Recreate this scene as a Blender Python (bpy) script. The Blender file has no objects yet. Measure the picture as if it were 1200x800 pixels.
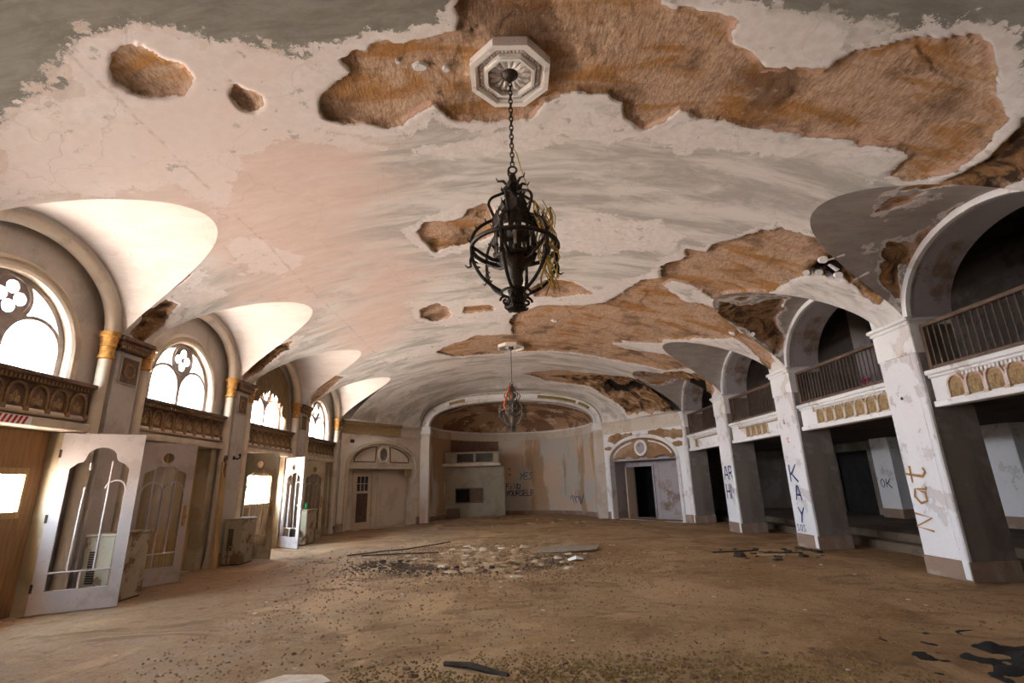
import bpy, math, random
import numpy as np
from mathutils import Vector, Matrix, geometry
random.seed(7)
SC = bpy.context.scene
COL = SC.collection
PI = math.pi

# ------------------------------------------------------------------ camera
EYE = 1.65
CAM = np.array([-0.211, 0.0, EYE])
FPX, PITCH, ROLL, YAW = 581.53, 0.2784, -0.026, 0.0138
_cp, _sp = math.cos(PITCH), math.sin(PITCH)
FW = np.array([math.sin(YAW) * _cp, math.cos(YAW) * _cp, _sp])
_r = np.array([math.cos(YAW), -math.sin(YAW), 0.0])
_u = np.cross(_r, FW)
RT = math.cos(ROLL) * _r + math.sin(ROLL) * _u
UP = -math.sin(ROLL) * _r + math.cos(ROLL) * _u
cd = bpy.data.cameras.new('camera')
cd.sensor_width = 36.0
cd.lens = FPX / 1200 * 36.0
cd.clip_start = 0.05
cd.clip_end = 300
cam = bpy.data.objects.new('camera', cd)
COL.objects.link(cam)
cam.matrix_world = Matrix(((RT[0], UP[0], -FW[0], CAM[0]), (RT[1], UP[1], -FW[1], CAM[1]), (RT[2], UP[2], -FW[2], CAM[2]), (0, 0, 0, 1)))
SC.camera = cam

# ------------------------------------------------------------------ world, daylight, exposure
SKY_STRENGTH = 15.0
EXPOSURE = 2.65
w = bpy.data.worlds.new('daylight')
SC.world = w
w.use_nodes = True
nt = w.node_tree
nt.nodes.clear()
wo = nt.nodes.new('ShaderNodeOutputWorld')
bg = nt.nodes.new('ShaderNodeBackground')
tc = nt.nodes.new('ShaderNodeTexCoord')
sx = nt.nodes.new('ShaderNodeSeparateXYZ')
rp = nt.nodes.new('ShaderNodeValToRGB')
mp = nt.nodes.new('ShaderNodeMapRange')
mp.inputs['From Min'].default_value = -0.25
mp.inputs['From Max'].default_value = 0.35
rp.color_ramp.elements[0].color = (1.0, 0.87, 0.78, 1)      # sunlit ground and haze below the horizon
rp.color_ramp.elements[1].color = (0.62, 0.80, 1.0, 1)      # pale sky
nt.links.new(tc.outputs['Generated'], sx.inputs[0])
nt.links.new(sx.outputs['Z'], mp.inputs['Value'])
nt.links.new(mp.outputs[0], rp.inputs[0])
nt.links.new(rp.outputs[0], bg.inputs['Color'])
bg.inputs['Strength'].default_value = SKY_STRENGTH
nt.links.new(bg.outputs[0], wo.inputs[0])
SC.view_settings.view_transform = 'Standard'
SC.view_settings.look = 'None'
SC.view_settings.gamma = 1.0
SC.view_settings.exposure = EXPOSURE
SC.view_settings.use_curve_mapping = False
SC.cycles.use_denoising = True
SC.cycles.max_bounces = 10
SC.cycles.diffuse_bounces = 7
SC.cycles.sample_clamp_indirect = 8.0

# ------------------------------------------------------------------ layout (metres)
W = 6.91            # half width at the faces of pilasters and columns
HC = 4.30           # height where the arches spring
BAY = 3.9237
BAYS = [6.72 + BAY * k for k in (-2, -1, 0, 1, 2, 3)]
PIERS = [6.72 + BAY * k + 1.63 for k in (-3, -2, -1, 0, 1, 2, 3)]   # near edge of each 0.66 m pier
HW, RISE = 1.63, 1.30
Y0, YC, YE = -3.1, 20.4, 24.0
CX = 4.30
CL = math.hypot(W - CX, YE - YC)
APEX = 2.0
XW = -7.20          # window wall plane

# ------------------------------------------------------------------ mesh builder
class MB:
    def __init__(s):
        s.v = []; s.f = []
    def add(s, vs, fs):
        o = len(s.v)
        s.v += [tuple(map(float, p)) for p in vs]
        s.f += [tuple(i + o for i in f) for f in fs]
        return s
    def box(s, x0, x1, y0, y1, z0, z1):
        vs = [(x, y, z) for x in (x0, x1) for y in (y0, y1) for z in (z0, z1)]
        return s.add(vs, [(0, 1, 3, 2), (4, 6, 7, 5), (0, 4, 5, 1), (2, 3, 7, 6), (0, 2, 6, 4), (1, 5, 7, 3)])
    def bbox(s, x0, x1, y0, y1, z0, z1, b=0.01):
        # box with chamfered edges
        vs = []; fs = []
        X = (x0, x1); Y = (y0, y1); Z = (z0, z1)
        idx = {}
        for i in (0, 1):
            for j in (0, 1):
                for k in (0, 1):
                    sx, sy, sz = (1 - 2 * i) * b, (1 - 2 * j) * b, (1 - 2 * k) * b
                    for a, p in (('x', (X[i], Y[j] + sy, Z[k] + sz)), ('y', (X[i] + sx, Y[j], Z[k] + sz)), ('z', (X[i] + sx, Y[j] + sy, Z[k]))):
                        idx[i, j, k, a] = len(vs); vs.append(p)
        I = idx
        for i in (0, 1):
            fs.append((I[i, 0, 0, 'x'], I[i, 1, 0, 'x'], I[i, 1, 1, 'x'], I[i, 0, 1, 'x']))
            fs.append((I[0, i, 0, 'y'], I[1, i, 0, 'y'], I[1, i, 1, 'y'], I[0, i, 1, 'y']))
            fs.append((I[0, 0, i, 'z'], I[1, 0, i, 'z'], I[1, 1, i, 'z'], I[0, 1, i, 'z']))
            for j in (0, 1):
                fs.append((I[i, j, 0, 'x'], I[i, j, 1, 'x'], I[i, j, 1, 'y'], I[i, j, 0, 'y']))
                fs.append((I[i, 0, j, 'x'], I[i, 1, j, 'x'], I[i, 1, j, 'z'], I[i, 0, j, 'z']))
                fs.append((I[0, i, j, 'y'], I[1, i, j, 'y'], I[1, i, j, 'z'], I[0, i, j, 'z']))
                for k in (0, 1):
                    fs.append((I[i, j, k, 'x'], I[i, j, k, 'y'], I[i, j, k, 'z']))
        return s.add(vs, fs)
    def slab(s, P, outer, holes, d0, d1):
        # P(a, b, d) -> world; a flat plate with holes between depths d0 and d1
        loops = [list(outer)] + [list(h) for h in holes]
        tri = geometry.tessellate_polygon([[Vector((a, b, 0)) for a, b in l] for l in loops])
        flat = [p for l in loops for p in l]
        n = len(flat)
        vs = [P(a, b, d0) for a, b in flat] + [P(a, b, d1) for a, b in flat]
        fs = [tuple(t) for t in tri] + [tuple(i + n for i in t[::-1]) for t in tri]
        o = 0
        for l in loops:
            m = len(l)
            for i in range(m):
                j = (i + 1) % m
                fs.append((o + i, o + j, o + j + n, o + i + n))
            o += m
        return s.add(vs, fs)
    def tube(s, pts, r, n=8, closed=False, flat=None):
        pts = [Vector(p) for p in pts]
        m = len(pts)
        rr = r if isinstance(r, (list, tuple)) else [r] * m
        vs = []
        prev = None
        for i, p in enumerate(pts):
            if closed:
                t = pts[(i + 1) % m] - pts[i - 1]
            else:
                t = pts[min(i + 1, m - 1)] - pts[max(i - 1, 0)]
            t = t.normalized() if t.length > 1e-9 else Vector((0, 0, 1))
            if prev is None:
                a = Vector((0, 0, 1)) if abs(t.z) < .9 else Vector((1, 0, 0))
                u = t.cross(a).normalized()
            else:
                u = (prev - t * prev.dot(t))
                u = u.normalized() if u.length > 1e-6 else t.orthogonal().normalized()
            prev = u
            v = t.cross(u)
            for k in range(n):
                c, q = math.cos(2 * PI * k / n), math.sin(2 * PI * k / n)
                f2 = flat if flat else 1.0
                vs.append(p + u * c * rr[i] + v * q * rr[i] * f2)
        fs = []
        L = m if closed else m - 1
        for i in range(L):
            for k in range(n):
                a, b = i * n + k, i * n + (k + 1) % n
                c, d = ((i + 1) % m) * n + (k + 1) % n, ((i + 1) % m) * n + k
                fs.append((a, b, c, d))
        if not closed:
            fs.append(tuple(range(n - 1, -1, -1)))
            fs.append(tuple((m - 1) * n + k for k in range(n)))
        return s.add(vs, fs)
    def lathe(s, prof, n=16, c=(0, 0, 0), rot=0.0):
        vs = []; fs = []
        for r, z in prof:
            for k in range(n):
                a = 2 * PI * k / n + rot
                vs.append((c[0] + r * math.cos(a), c[1] + r * math.sin(a), c[2] + z))
        for i in range(len(prof) - 1):
            for k in range(n):
                fs.append((i * n + k, i * n + (k + 1) % n, (i + 1) * n + (k + 1) % n, (i + 1) * n + k))
        if prof[0][0] > 1e-5: fs.append(tuple(range(n - 1, -1, -1)))
        if prof[-1][0] > 1e-5: fs.append(tuple((len(prof) - 1) * n + k for k in range(n)))
        return s.add(vs, fs)
    def sweep(s, P, path, prof, closed=False):
        # path: (a, b) points in a plane; prof: (outward offset, depth) points; P(a, b, d) -> world
        m = len(path); n = len(prof); vs = []
        for i in range(m):
            if closed:
                t = (path[(i + 1) % m][0] - path[i - 1][0], path[(i + 1) % m][1] - path[i - 1][1])
            else:
                q0, q1 = path[max(i - 1, 0)], path[min(i + 1, m - 1)]
                t = (q1[0] - q0[0], q1[1] - q0[1])
            l = math.hypot(*t) or 1
            nx, ny = t[1] / l, -t[0] / l
            for o, d in prof:
                vs.append(P(path[i][0] + nx * o, path[i][1] + ny * o, d))
        fs = []
        for i in range(m if closed else m - 1):
            i2 = (i + 1) % m
            for k in range(n):
                k2 = (k + 1) % n
                fs.append((i * n + k, i * n + k2, i2 * n + k2, i2 * n + k))
        if not closed:
            fs.append(tuple(range(n))); fs.append(tuple((m - 1) * n + k for k in range(n - 1, -1, -1)))
        return s.add(vs, fs)
    def mesh(s, name, mat, smooth=False, off=(0, 0, 0)):
        me = bpy.data.meshes.new(name)
        me.from_pydata([(a - off[0], b - off[1], c - off[2]) for a, b, c in s.v], [], s.f)
        me.materials.append(mat)
        if smooth:
            me.polygons.foreach_set('use_smooth', [True] * len(me.polygons))
            try: me.set_sharp_from_angle(angle=math.radians(40))
            except Exception: pass
        me.validate(); me.update()
        return me

def wloc(o):
    p = Vector((0, 0, 0))
    while o is not None:
        p = p + o.location; o = o.parent
    return p
def link(name, me, parent=None, loc=None):
    o = bpy.data.objects.new(name, me); COL.objects.link(o)
    if loc is not None: o.location = loc
    if parent is not None: o.parent = parent
    return o
def part(parent, name, mb, mat, smooth=False, local=False):
    off = (0, 0, 0) if (local or parent is None) else wloc(parent)
    return link(name, mb.mesh(name, mat, smooth, off), parent)
def tag(o, label=None, cat=None, group=None, kind=None):
    if label: o['label'] = label
    if cat: o['category'] = cat
    if group: o['group'] = group
    if kind: o['kind'] = kind
    return o
def thing(name, label, cat, loc=(0, 0, 0), rz=0.0, group=None):
    o = bpy.data.objects.new(name, None); COL.objects.link(o)
    o.location = loc; o.rotation_euler = (0, 0, rz); o.empty_display_size = .1
    return tag(o, label, cat, group)
def single(name, mb, mat, label, cat, loc=(0, 0, 0), smooth=False, group=None, local=False):
    o = link(name, mb.mesh(name, mat, smooth, (0, 0, 0) if local else loc), None, loc)
    return tag(o, label, cat, group)
def struct(name, mb, mat, smooth=False):
    return tag(link(name, mb.mesh(name, mat, smooth)), kind='structure')
def sroot(name, loc=(0, 0, 0)):
    o = bpy.data.objects.new(name, None); COL.objects.link(o); o.location = loc
    return tag(o, kind='structure')
def copy_tree(o, parent=None):
    c = o.copy(); COL.objects.link(c)
    if parent is not None: c.parent = parent
    for ch in list(o.children): copy_tree(ch, c)
    return c

# ------------------------------------------------------------------ materials
class NT:
    def __init__(s, name):
        s.m = bpy.data.materials.new(name); s.m.use_nodes = True
        s.t = s.m.node_tree; s.b = s.t.nodes['Principled BSDF']
        s.co = s.n('ShaderNodeTexCoord').outputs['Object']
    def n(s, t, **kw):
        x = s.t.nodes.new(t)
        for k, v in kw.items(): setattr(x, k, v)
        return x
    def l(s, a, b): s.t.links.new(a, b)
    def put(s, sock, v):
        if isinstance(v, (int, float)): sock.default_value = v
        elif isinstance(v, tuple): sock.default_value = v if len(v) == 4 or sock.type == 'VECTOR' else v + (1,)
        else: s.l(v, sock)
    def mapped(s, scale):
        m = s.n('ShaderNodeMapping'); s.l(s.co, m.inputs[0]); m.inputs['Scale'].default_value = scale
        return m.outputs[0]
    def noise(s, scale, detail=6, rough=.6, vec=None, dist=0.0):
        x = s.n('ShaderNodeTexNoise'); s.l(vec if vec is not None else s.co, x.inputs['Vector'])
        x.inputs['Scale'].default_value = scale; x.inputs['Detail'].default_value = detail
        x.inputs['Roughness'].default_value = rough; x.inputs['Distortion'].default_value = dist
        return x.outputs[0]
    def step(s, v, a, b):
        x = s.n('ShaderNodeMapRange'); x.interpolation_type = 'SMOOTHSTEP'
        s.put(x.inputs['Value'], v); x.inputs['From Min'].default_value = a; x.inputs['From Max'].default_value = b
        return x.outputs[0]
    def mix(s, f, a, b, mode='MIX'):
        x = s.n('ShaderNodeMix', data_type='RGBA', blend_type=mode)
        s.put(x.inputs[0], f); s.put(x.inputs[6], a); s.put(x.inputs[7], b)
        return x.outputs[2]
    def math(s, op, a, b=0.0, c=None):
        x = s.n('ShaderNodeMath', operation=op); s.put(x.inputs[0], a); s.put(x.inputs[1], b)
        if c is not None: s.put(x.inputs[2], c)
        return x.outputs[0]
    def attr(s, name):
        x = s.n('ShaderNodeAttribute'); x.attribute_name = name; return x.outputs['Fac']
    def bump(s, h, strength=.4, dist=.01, prev=None):
        x = s.n('ShaderNodeBump'); s.put(x.inputs['Height'], h)
        x.inputs['Strength'].default_value = strength; x.inputs['Distance'].default_value = dist
        if prev is not None: s.l(prev, x.inputs['Normal'])
        return x.outputs[0]
    def done(s, color, rough=.9, normal=None, metal=0.0, spec=.2):
        s.put(s.b.inputs['Base Color'], color); s.put(s.b.inputs['Roughness'], rough)
        s.b.inputs['Metallic'].default_value = metal
        s.b.inputs['Specular IOR Level'].default_value = spec
        if normal is not None: s.l(normal, s.b.inputs['Normal'])
        return s.m

def peel(name, paint, under, stain, t=(.52, .56), ts=(.55, .7), sc=1.3, ssc=.7, streak=True, fine=.25, bump=.5):
    k = NT(name)
    a = k.noise(sc, 9, .62)
    m = k.step(a, *t)
    vec = k.mapped((1, 1, .22)) if streak else None
    st = k.step(k.noise(ssc, 7, .65, vec), *ts)
    f = k.noise(14, 6, .7)
    c = k.mix(m, paint, under)
    c = k.mix(k.math('MULTIPLY', st, .75), c, stain)
    c = k.mix(fine, c, k.mix(f, (.25, .25, .25), (.75, .75, .75)), 'OVERLAY')
    spots = k.step(k.noise(26, 3, .5), .66, .72)
    c = k.mix(k.math('MULTIPLY', spots, .5), c, stain)
    b = k.bump(m, bump, .012)
    b = k.bump(f, .25, .006, b)
    return k.done(c, .92, b)
def simple(name, c1, c2, scale=8, rough=.8, metal=0.0, stretch=(1, 1, 1), bump=.2, spec=.3):
    k = NT(name)
    f = k.noise(scale, 7, .65, k.mapped(stretch))
    c = k.mix(k.step(f, .35, .65), c1, c2)
    return k.done(c, rough, k.bump(f, bump, .004), metal, spec)

M = {}
M['wall_left'] = peel('wall_grey_cream', (.55, .50, .45), (.44, .395, .35), (.22, .165, .12), ts=(.58, .75), t=(.5, .64))
M['pilaster'] = peel('pilaster_grey', (.50, .455, .42), (.42, .37, .33), (.25, .19, .15), ts=(.6, .75), t=(.52, .62), fine=.15)
M['cream'] = peel('cream_moulding', (.62, .53, .42), (.52, .43, .33), (.32, .22, .14), ts=(.6, .75), t=(.52, .62), fine=.15)
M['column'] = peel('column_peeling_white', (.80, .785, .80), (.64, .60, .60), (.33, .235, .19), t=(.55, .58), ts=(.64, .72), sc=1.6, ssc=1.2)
M['column_side'] = peel('shaded_side_plaster', (.235, .20, .175), (.29, .265, .245), (.13, .095, .075), t=(.5, .58), ts=(.5, .7), sc=1.5)  # column faces turned from the windows: their shade painted into a dark plaster
M['white'] = peel('white_peeling_paint', (.82, .805, .81), (.68, .63, .60), (.38, .26, .19), t=(.56, .59), ts=(.63, .7), sc=2.0, ssc=1.6, streak=False)
M['brown_plaster'] = peel('brown_scratch_coat', (.30, .17, .09), (.42, .27, .165), (.13, .07, .035), t=(.48, .6), ts=(.52, .68), sc=1.2, streak=False, fine=.5, bump=.9)
M['apse'] = peel('apse_wall_mottled', (.66, .51, .39), (.57, .535, .48), (.40, .24, .11), t=(.50, .53), ts=(.52, .57), sc=.55, ssc=.5)
M['canted'] = peel('end_wall_plaster', (.66, .59, .51), (.58, .49, .40), (.42, .28, .17), t=(.5, .6), ts=(.55, .7))
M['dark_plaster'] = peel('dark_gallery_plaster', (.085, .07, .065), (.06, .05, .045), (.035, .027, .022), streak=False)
M['black'] = simple('unlit_black', (.012, .010, .010), (.02, .017, .015), 3)  # near-black painted in for unlit depths beyond openings and a shadowy floor patch
M['soffit'] = peel('arch_soffit_mauve', (.40, .36, .375), (.34, .28, .25), (.20, .13, .09), t=(.55, .6), ts=(.6, .66), streak=False)
M['gold'] = simple('tarnished_gilding', (.66, .37, .09), (.38, .19, .06), 14, .55, .35, bump=.5)
M['gilt_dull'] = simple('dull_gilt_relief', (.42, .29, .13), (.26, .16, .09), 18, .75, .1, bump=.6)
M['olive_gilt'] = simple('olive_gilding', (.34, .27, .09), (.24, .17, .06), 14, .75, .1, bump=.5)
M['frieze'] = simple('carved_brown_frieze', (.21, .125, .085), (.13, .075, .05), 9, .75, bump=.5)
M['frieze_hi'] = simple('frieze_relief_ochre', (.33, .20, .10), (.20, .115, .06), 16, .7, bump=.5)
M['door'] = peel('door_dirty_white_paint', (.47, .41, .385), (.40, .34, .31), (.28, .20, .16), ts=(.62, .74), t=(.52, .62), fine=.15, bump=.2)
M['door_yellow'] = peel('door_jamb_cream', (.47, .40, .285), (.39, .31, .20), (.26, .18, .11), ts=(.6, .74), t=(.52, .62), fine=.15, bump=.2)
M['ply'] = simple('plywood', (.34, .19, .085), (.25, .135, .06), 3, .7, stretch=(1, 8, .6), bump=.1)
M['ply_yellow'] = simple('yellow_wood_board', (.50, .34, .15), (.36, .22, .085), 4, .75, stretch=(6, 6, .35), bump=.15)
M['radiator'] = peel('rusty_cream_enamel', (.42, .36, .26), (.35, .29, .20), (.17, .085, .045), t=(.5, .6), ts=(.53, .56), sc=2, ssc=2.2, streak=False, fine=.2)
M['iron'] = simple('wrought_iron', (.030, .022, .018), (.065, .045, .032), 20, .55, .6, bump=.3, spec=.4)
M['iron_grey'] = simple('greyed_iron', (.17, .15, .13), (.10, .085, .07), 20, .6, .4, bump=.3)
M['rail'] = simple('brown_railing', (.17, .105, .075), (.11, .07, .05), 10, .6, .1, bump=.2)
M['brass'] = simple('worn_brass', (.50, .33, .10), (.34, .21, .07), 12, .45, .7)
M['wire'] = simple('yellow_wire', (.50, .33, .05), (.40, .24, .03), 12, .6)
M['orange'] = simple('orange_cloth', (.75, .17, .05), (.60, .11, .03), 6, .9)
M['candle'] = simple('candle_sleeve', (.62, .55, .46), (.50, .43, .34), 10, .7)
M['drape'] = simple('brown_drape', (.26, .17, .085), (.17, .105, .055), 5, .95, stretch=(1, 8, .5))
M['tan_plaster'] = simple('fallen_plaster', (.44, .31, .19), (.31, .20, .11), 6, .95)
M['pale_chip'] = simple('pale_plaster_chip', (.62, .52, .41), (.50, .39, .28), 9, .95)
M['brown_chip'] = simple('brown_plaster_chip', (.24, .14, .075), (.15, .085, .045), 9, .95)
M['dark_chip'] = simple('dark_debris', (.07, .045, .03), (.04, .028, .02), 9, .95)
M['dark_litter'] = simple('dark_litter', (.13, .085, .05), (.07, .045, .028), 9, .95)
M['moss'] = simple('mossy_crumb', (.26, .17, .045), (.15, .09, .04), 9, .95)
M['paper'] = simple('white_paper', (.85, .83, .82), (.78, .76, .74), 3, .8, bump=.05)
M['board'] = simple('grey_board', (.33, .255, .185), (.26, .19, .13), 4, .85)
M['green_glass'] = simple('green_bottle_plastic', (.02, .36, .08), (.01, .28, .06), 3, .25)
M['paint_navy'] = simple('navy_spray', (.035, .04, .13), (.06, .07, .20), 30, .7)
M['paint_ochre'] = simple('ochre_spray', (.42, .22, .08), (.36, .18, .06), 30, .7)
M['paint_blue'] = simple('blue_spray', (.10, .22, .30), (.14, .26, .33), 30, .7)
M['paint_orange'] = simple('orange_spray', (.72, .16, .04), (.62, .12, .03), 30, .7)
M['paint_pink'] = simple('pink_spray', (.62, .02, .16), (.52, .015, .12), 30, .7)
M['paint_red'] = simple('red_tape', (.55, .03, .04), (.48, .02, .03), 30, .7)
k = NT('dusty_glass')
g = k.n('ShaderNodeBsdfGlossy'); g.inputs['Roughness'].default_value = .08
tr = k.n('ShaderNodeBsdfTransparent'); tr.inputs['Color'].default_value = (.93, .93, .92, 1)
df = k.n('ShaderNodeBsdfDiffuse'); df.inputs['Color'].default_value = (.5, .45, .38, 1)
ms = k.n('ShaderNodeMixShader'); ms.inputs[0].default_value = .05; k.l(tr.outputs[0], ms.inputs[1]); k.l(g.outputs[0], ms.inputs[2])
m2 = k.n('ShaderNodeMixShader'); k.l(k.math('MULTIPLY', k.step(k.noise(5, 6), .4, .7), .10), m2.inputs[0]); k.l(ms.outputs[0], m2.inputs[1]); k.l(df.outputs[0], m2.inputs[2])
k.l(m2.outputs[0], k.t.nodes['Material Output'].inputs[0])
M['glass'] = k.m

# ------------------------------------------------------------------ numeric noise
def vnoise(x, y, seed=0):
    xi, yi = np.floor(x).astype(np.int64), np.floor(y).astype(np.int64)
    fx, fy = x - xi, y - yi
    fx, fy = fx * fx * (3 - 2 * fx), fy * fy * (3 - 2 * fy)
    def h(a, b):
        n = (a * 374761393 + b * 668265263 + seed * 974634777) & 0x7fffffff
        n = ((n ^ (n >> 13)) * 1274126177) & 0x7fffffff
        return ((n ^ (n >> 16)) & 0xffff) / 65535.0
    return (h(xi, yi) * (1 - fx) + h(xi + 1, yi) * fx) * (1 - fy) + (h(xi, yi + 1) * (1 - fx) + h(xi + 1, yi + 1) * fx) * fy
def fbm(x, y, o=4, seed=0):
    s = np.zeros_like(x, dtype=float); a = .5
    for i in range(o):
        s += a * (vnoise(x, y, seed + i) - .5) * 2; x = x * 2.03; y = y * 2.03; a *= .5
    return s

# ------------------------------------------------------------------ ceiling
def vault(x, y):
    x = np.abs(x)
    ts = np.clip(x / W, 0, 1)
    d = ((W - x) * (YE - YC) + (YC - y) * (W - CX)) / CL
    tc_ = np.clip(1 - d / 4.6, 0, 1)
    te = np.clip(1 - (YE - y) / 1.5, 0, 1)
    t = np.clip((ts ** 7 + tc_ ** 7 + te ** 7) ** (1 / 7), 0, 1)
    z = HC + APEX * (1 - t * t) ** .73
    # the proscenium arch cuts forward into the cove
    za = HC + .1 + 1.58 * np.clip(1 - (x / 4.32) ** 2.4, 0, 1) ** (1 / 2.4)
    return np.where((y > 22) & (x < 4.32), np.maximum(z, np.minimum(za, HC + APEX)), z)
def lun(y):
    z = np.full_like(y, -1.0)
    for c in BAYS:
        q = 1 - ((y - c) / HW) ** 2
        z = np.where(q >= 0, HC + RISE * np.sqrt(np.clip(q, 0, 1)), z)
    return z
def ceil_z(x, y):
    return np.maximum(vault(x, y), np.where(np.abs(x) < W, lun(y), -1))
def rays(px):
    px = np.asarray(px, float)
    return FW[None] + RT[None] * ((px[:, :1] - 600) / FPX) - UP[None] * ((px[:, 1:] - 400) / FPX)
def on_ceiling(px):
    d = rays(px); out = []
    ts = np.linspace(2, 34, 3000)
    for q in d:
        P = CAM[None] + q[None] * ts[:, None]
        ok = P[:, 2] >= ceil_z(P[:, 0], P[:, 1])
        bad = (np.abs(P[:, 0]) > W - .01) | (P[:, 1] > YE - .02)
        hit = np.nonzero(ok | bad)[0]
        i = hit[0] if len(hit) else -1
        out.append((np.clip(P[i, 0], -W, W), P[i, 1]))
    return np.array(out)
def densify(px, step=18):
    out = []
    for i in range(len(px)):
        a, b = np.array(px[i], float), np.array(px[(i + 1) % len(px)], float)
        n = max(1, int(np.hypot(*(b - a)) / step))
        for j in range(n): out.append(tuple(a + (b - a) * j / n))
    return out
def sdf(poly, X, Y):
    # signed distance, positive inside, in plan metres
    d2 = np.full(X.shape, 1e9); ins = np.zeros(X.shape, bool)
    n = len(poly)
    for i in range(n):
        ax, ay = poly[i]; bx, by = poly[(i + 1) % n]
        ex, ey = bx - ax, by - ay
        L = ex * ex + ey * ey + 1e-12
        t = np.clip(((X - ax) * ex + (Y - ay) * ey) / L, 0, 1)
        d2 = np.minimum(d2, (X - ax - t * ex) ** 2 + (Y - ay - t * ey) ** 2)
        if by != ay:
            c = ((ay > Y) != (by > Y)) & (X < (bx - ax) * (Y - ay) / (by - ay) + ax)
            ins ^= c
    d = np.sqrt(d2)
    return np.where(ins, d, -d)

# outlines of the fallen-plaster patches as seen on the ceiling, cast onto the vault from their photo pixels
BROWN = [
 [(538,-40),(537,37),(514,44),(475,51),(440,58),(412,61),(396,68),(404,84),(386,101),(374,122),(376,138),(398,147),(428,148),(454,152),(475,140),(507,124),(530,140),(573,146),(619,142),(647,119),(664,108),(713,112),(727,122),(731,145),(755,151),(780,143),(794,134),(817,145),(843,144),(893,155),(939,161),(974,165),(1008,174),(1058,178),(1068,182),(1037,209),(1085,209),(1123,205),(1150,180),(1185,140),(1173,92),(1165,50),(1146,41),(1085,41),(1031,54),(989,71),(966,80),(905,80),(886,67),(868,50),(863,31),(840,17),(778,8),(763,-40)],
 [(122,78),(128,62),(148,55),(180,65),(215,76),(226,94),(215,109),(185,117),(155,108),(130,94)],
 [(262,110),(275,98),(305,103),(318,126),(298,133),(278,130)],
 [(490,272),(500,261),(542,255),(545,245),(570,241),(580,252),(578,276),(560,285),(526,288),(510,297),(504,288)],
 [(622,339),(640,328),(667,330),(695,344),(664,348),(629,348)],
 [(491,361),(510,356),(526,361),(529,372),(513,377),(496,372)],
 [(543,360),(576,358),(577,365),(545,367)],
 [(601,392),(597,374),(604,368),(636,358),(685,358),(713,354),(741,337),(751,328),(776,326),(771,312),(804,300),(807,293),(825,295),(853,284),(893,271),(916,268),(939,273),(972,283),(1003,291),(1022,300),(1038,322),(1046,345),(1020,338),(991,328),(960,322),(937,323),(919,333),(905,340),(870,346),(850,352),(835,350),(815,338),(790,330),(778,335),(800,352),(840,360),(862,372),(905,372),(915,400),(890,396),(860,397),(783,398),(776,402),(737,402),(720,403),(735,409),(790,417),(815,424),(830,432),(811,430),(780,434),(755,429),(720,422),(685,415),(646,411),(610,412),(580,415),(531,418),(510,412),(559,393)],
 [(611,438),(650,433),(699,438),(755,444),(776,437),(800,435),(828,444),(836,470),(800,481),(760,484),(735,486),(722,472),(690,453),(640,446)],
 [(178,328),(193,316),(222,317),(226,324),(202,336),(180,336)],
 [(156,390),(170,366),(194,350),(208,357),(192,378),(164,402)],
 [(286,445),(300,418),(318,402),(345,398),(338,410),(305,436)],
 [(362,478),(372,452),(392,438),(402,442),(380,462)],
 [(845,369),(870,378),(893,396),(910,425),(900,432),(880,412),(860,396),(835,386)],
 [(955,322),(991,328),(1010,342),(1026,356),(1036,348),(1022,320),(1002,298),(975,300)],
 [(800,440),(815,432),(832,445),(838,462),(826,462),(812,450)],
 [(1100,214),(1150,190),(1200,140),(1240,120),(1240,200),(1150,222)],
]
WHITE = [
 [(868,40),(850,-10),(890,8),(950,22),(1000,25),(1060,30),(1090,42),(1031,60),(989,78),(966,86),(905,86)],
 [(0,152),(35,122),(91,108),(80,66),(105,52),(161,28),(196,35),(245,49),(297,60),(350,70),(390,64),(420,90),(372,150),(470,170),(560,160),(640,150),(670,112),(740,150),(830,150),(930,165),(1060,190),(1000,185),(880,178),(760,172),(690,150),(600,178),(480,182),(420,176),(330,160),(280,180),(260,240),(200,215),(110,225),(0,236)],
 [(275,280),(310,285),(350,300),(360,312),(330,322),(290,320),(270,300)],
 [(165,350),(215,320),(245,330),(262,345),(230,360),(190,362)],
 [(470,268),(545,240),(590,245),(600,285),(560,292),(510,305),(478,290)],
 [(640,262),(700,250),(770,258),(800,275),(790,292),(720,298),(650,292)],
 [(480,355),(600,350),(700,340),(740,325),(775,300),(850,275),(870,290),(800,330),(700,365),(600,400),(480,420),(440,425),(520,398),(590,378),(520,380),(484,378)],
 [(737,401),(770,397),(812,414),(765,414)],
 [(808,325),(835,335),(860,345),(900,343),(860,362),(830,358),(800,345)],
 [(590,398),(612,398),(616,408),(592,410)],
 [(578,434),(612,430),(618,438),(600,444),(580,440)],
 [(680,440),(760,452),(740,470),(712,470),(700,455)],
]
HOLE = [
 [(944,318),(958,309),(985,312),(1000,322),(985,330),(960,322)],
 [(962,300),(985,292),(1002,291),(1012,299),(985,302)],
 [(868,386),(884,376),(905,376),(912,388),(892,396)],
 [(706,452),(716,448),(730,456),(744,451),(758,455),(775,449),(782,456),(764,462),(748,459),(735,466),(722,462)],
 [(788,452),(812,446),(828,452),(826,464),(804,462)],
 [(1035,300),(1050,296),(1056,330),(1044,345),(1038,322)],
 [(545,44),(556,36),(545,52)],
]
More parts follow.
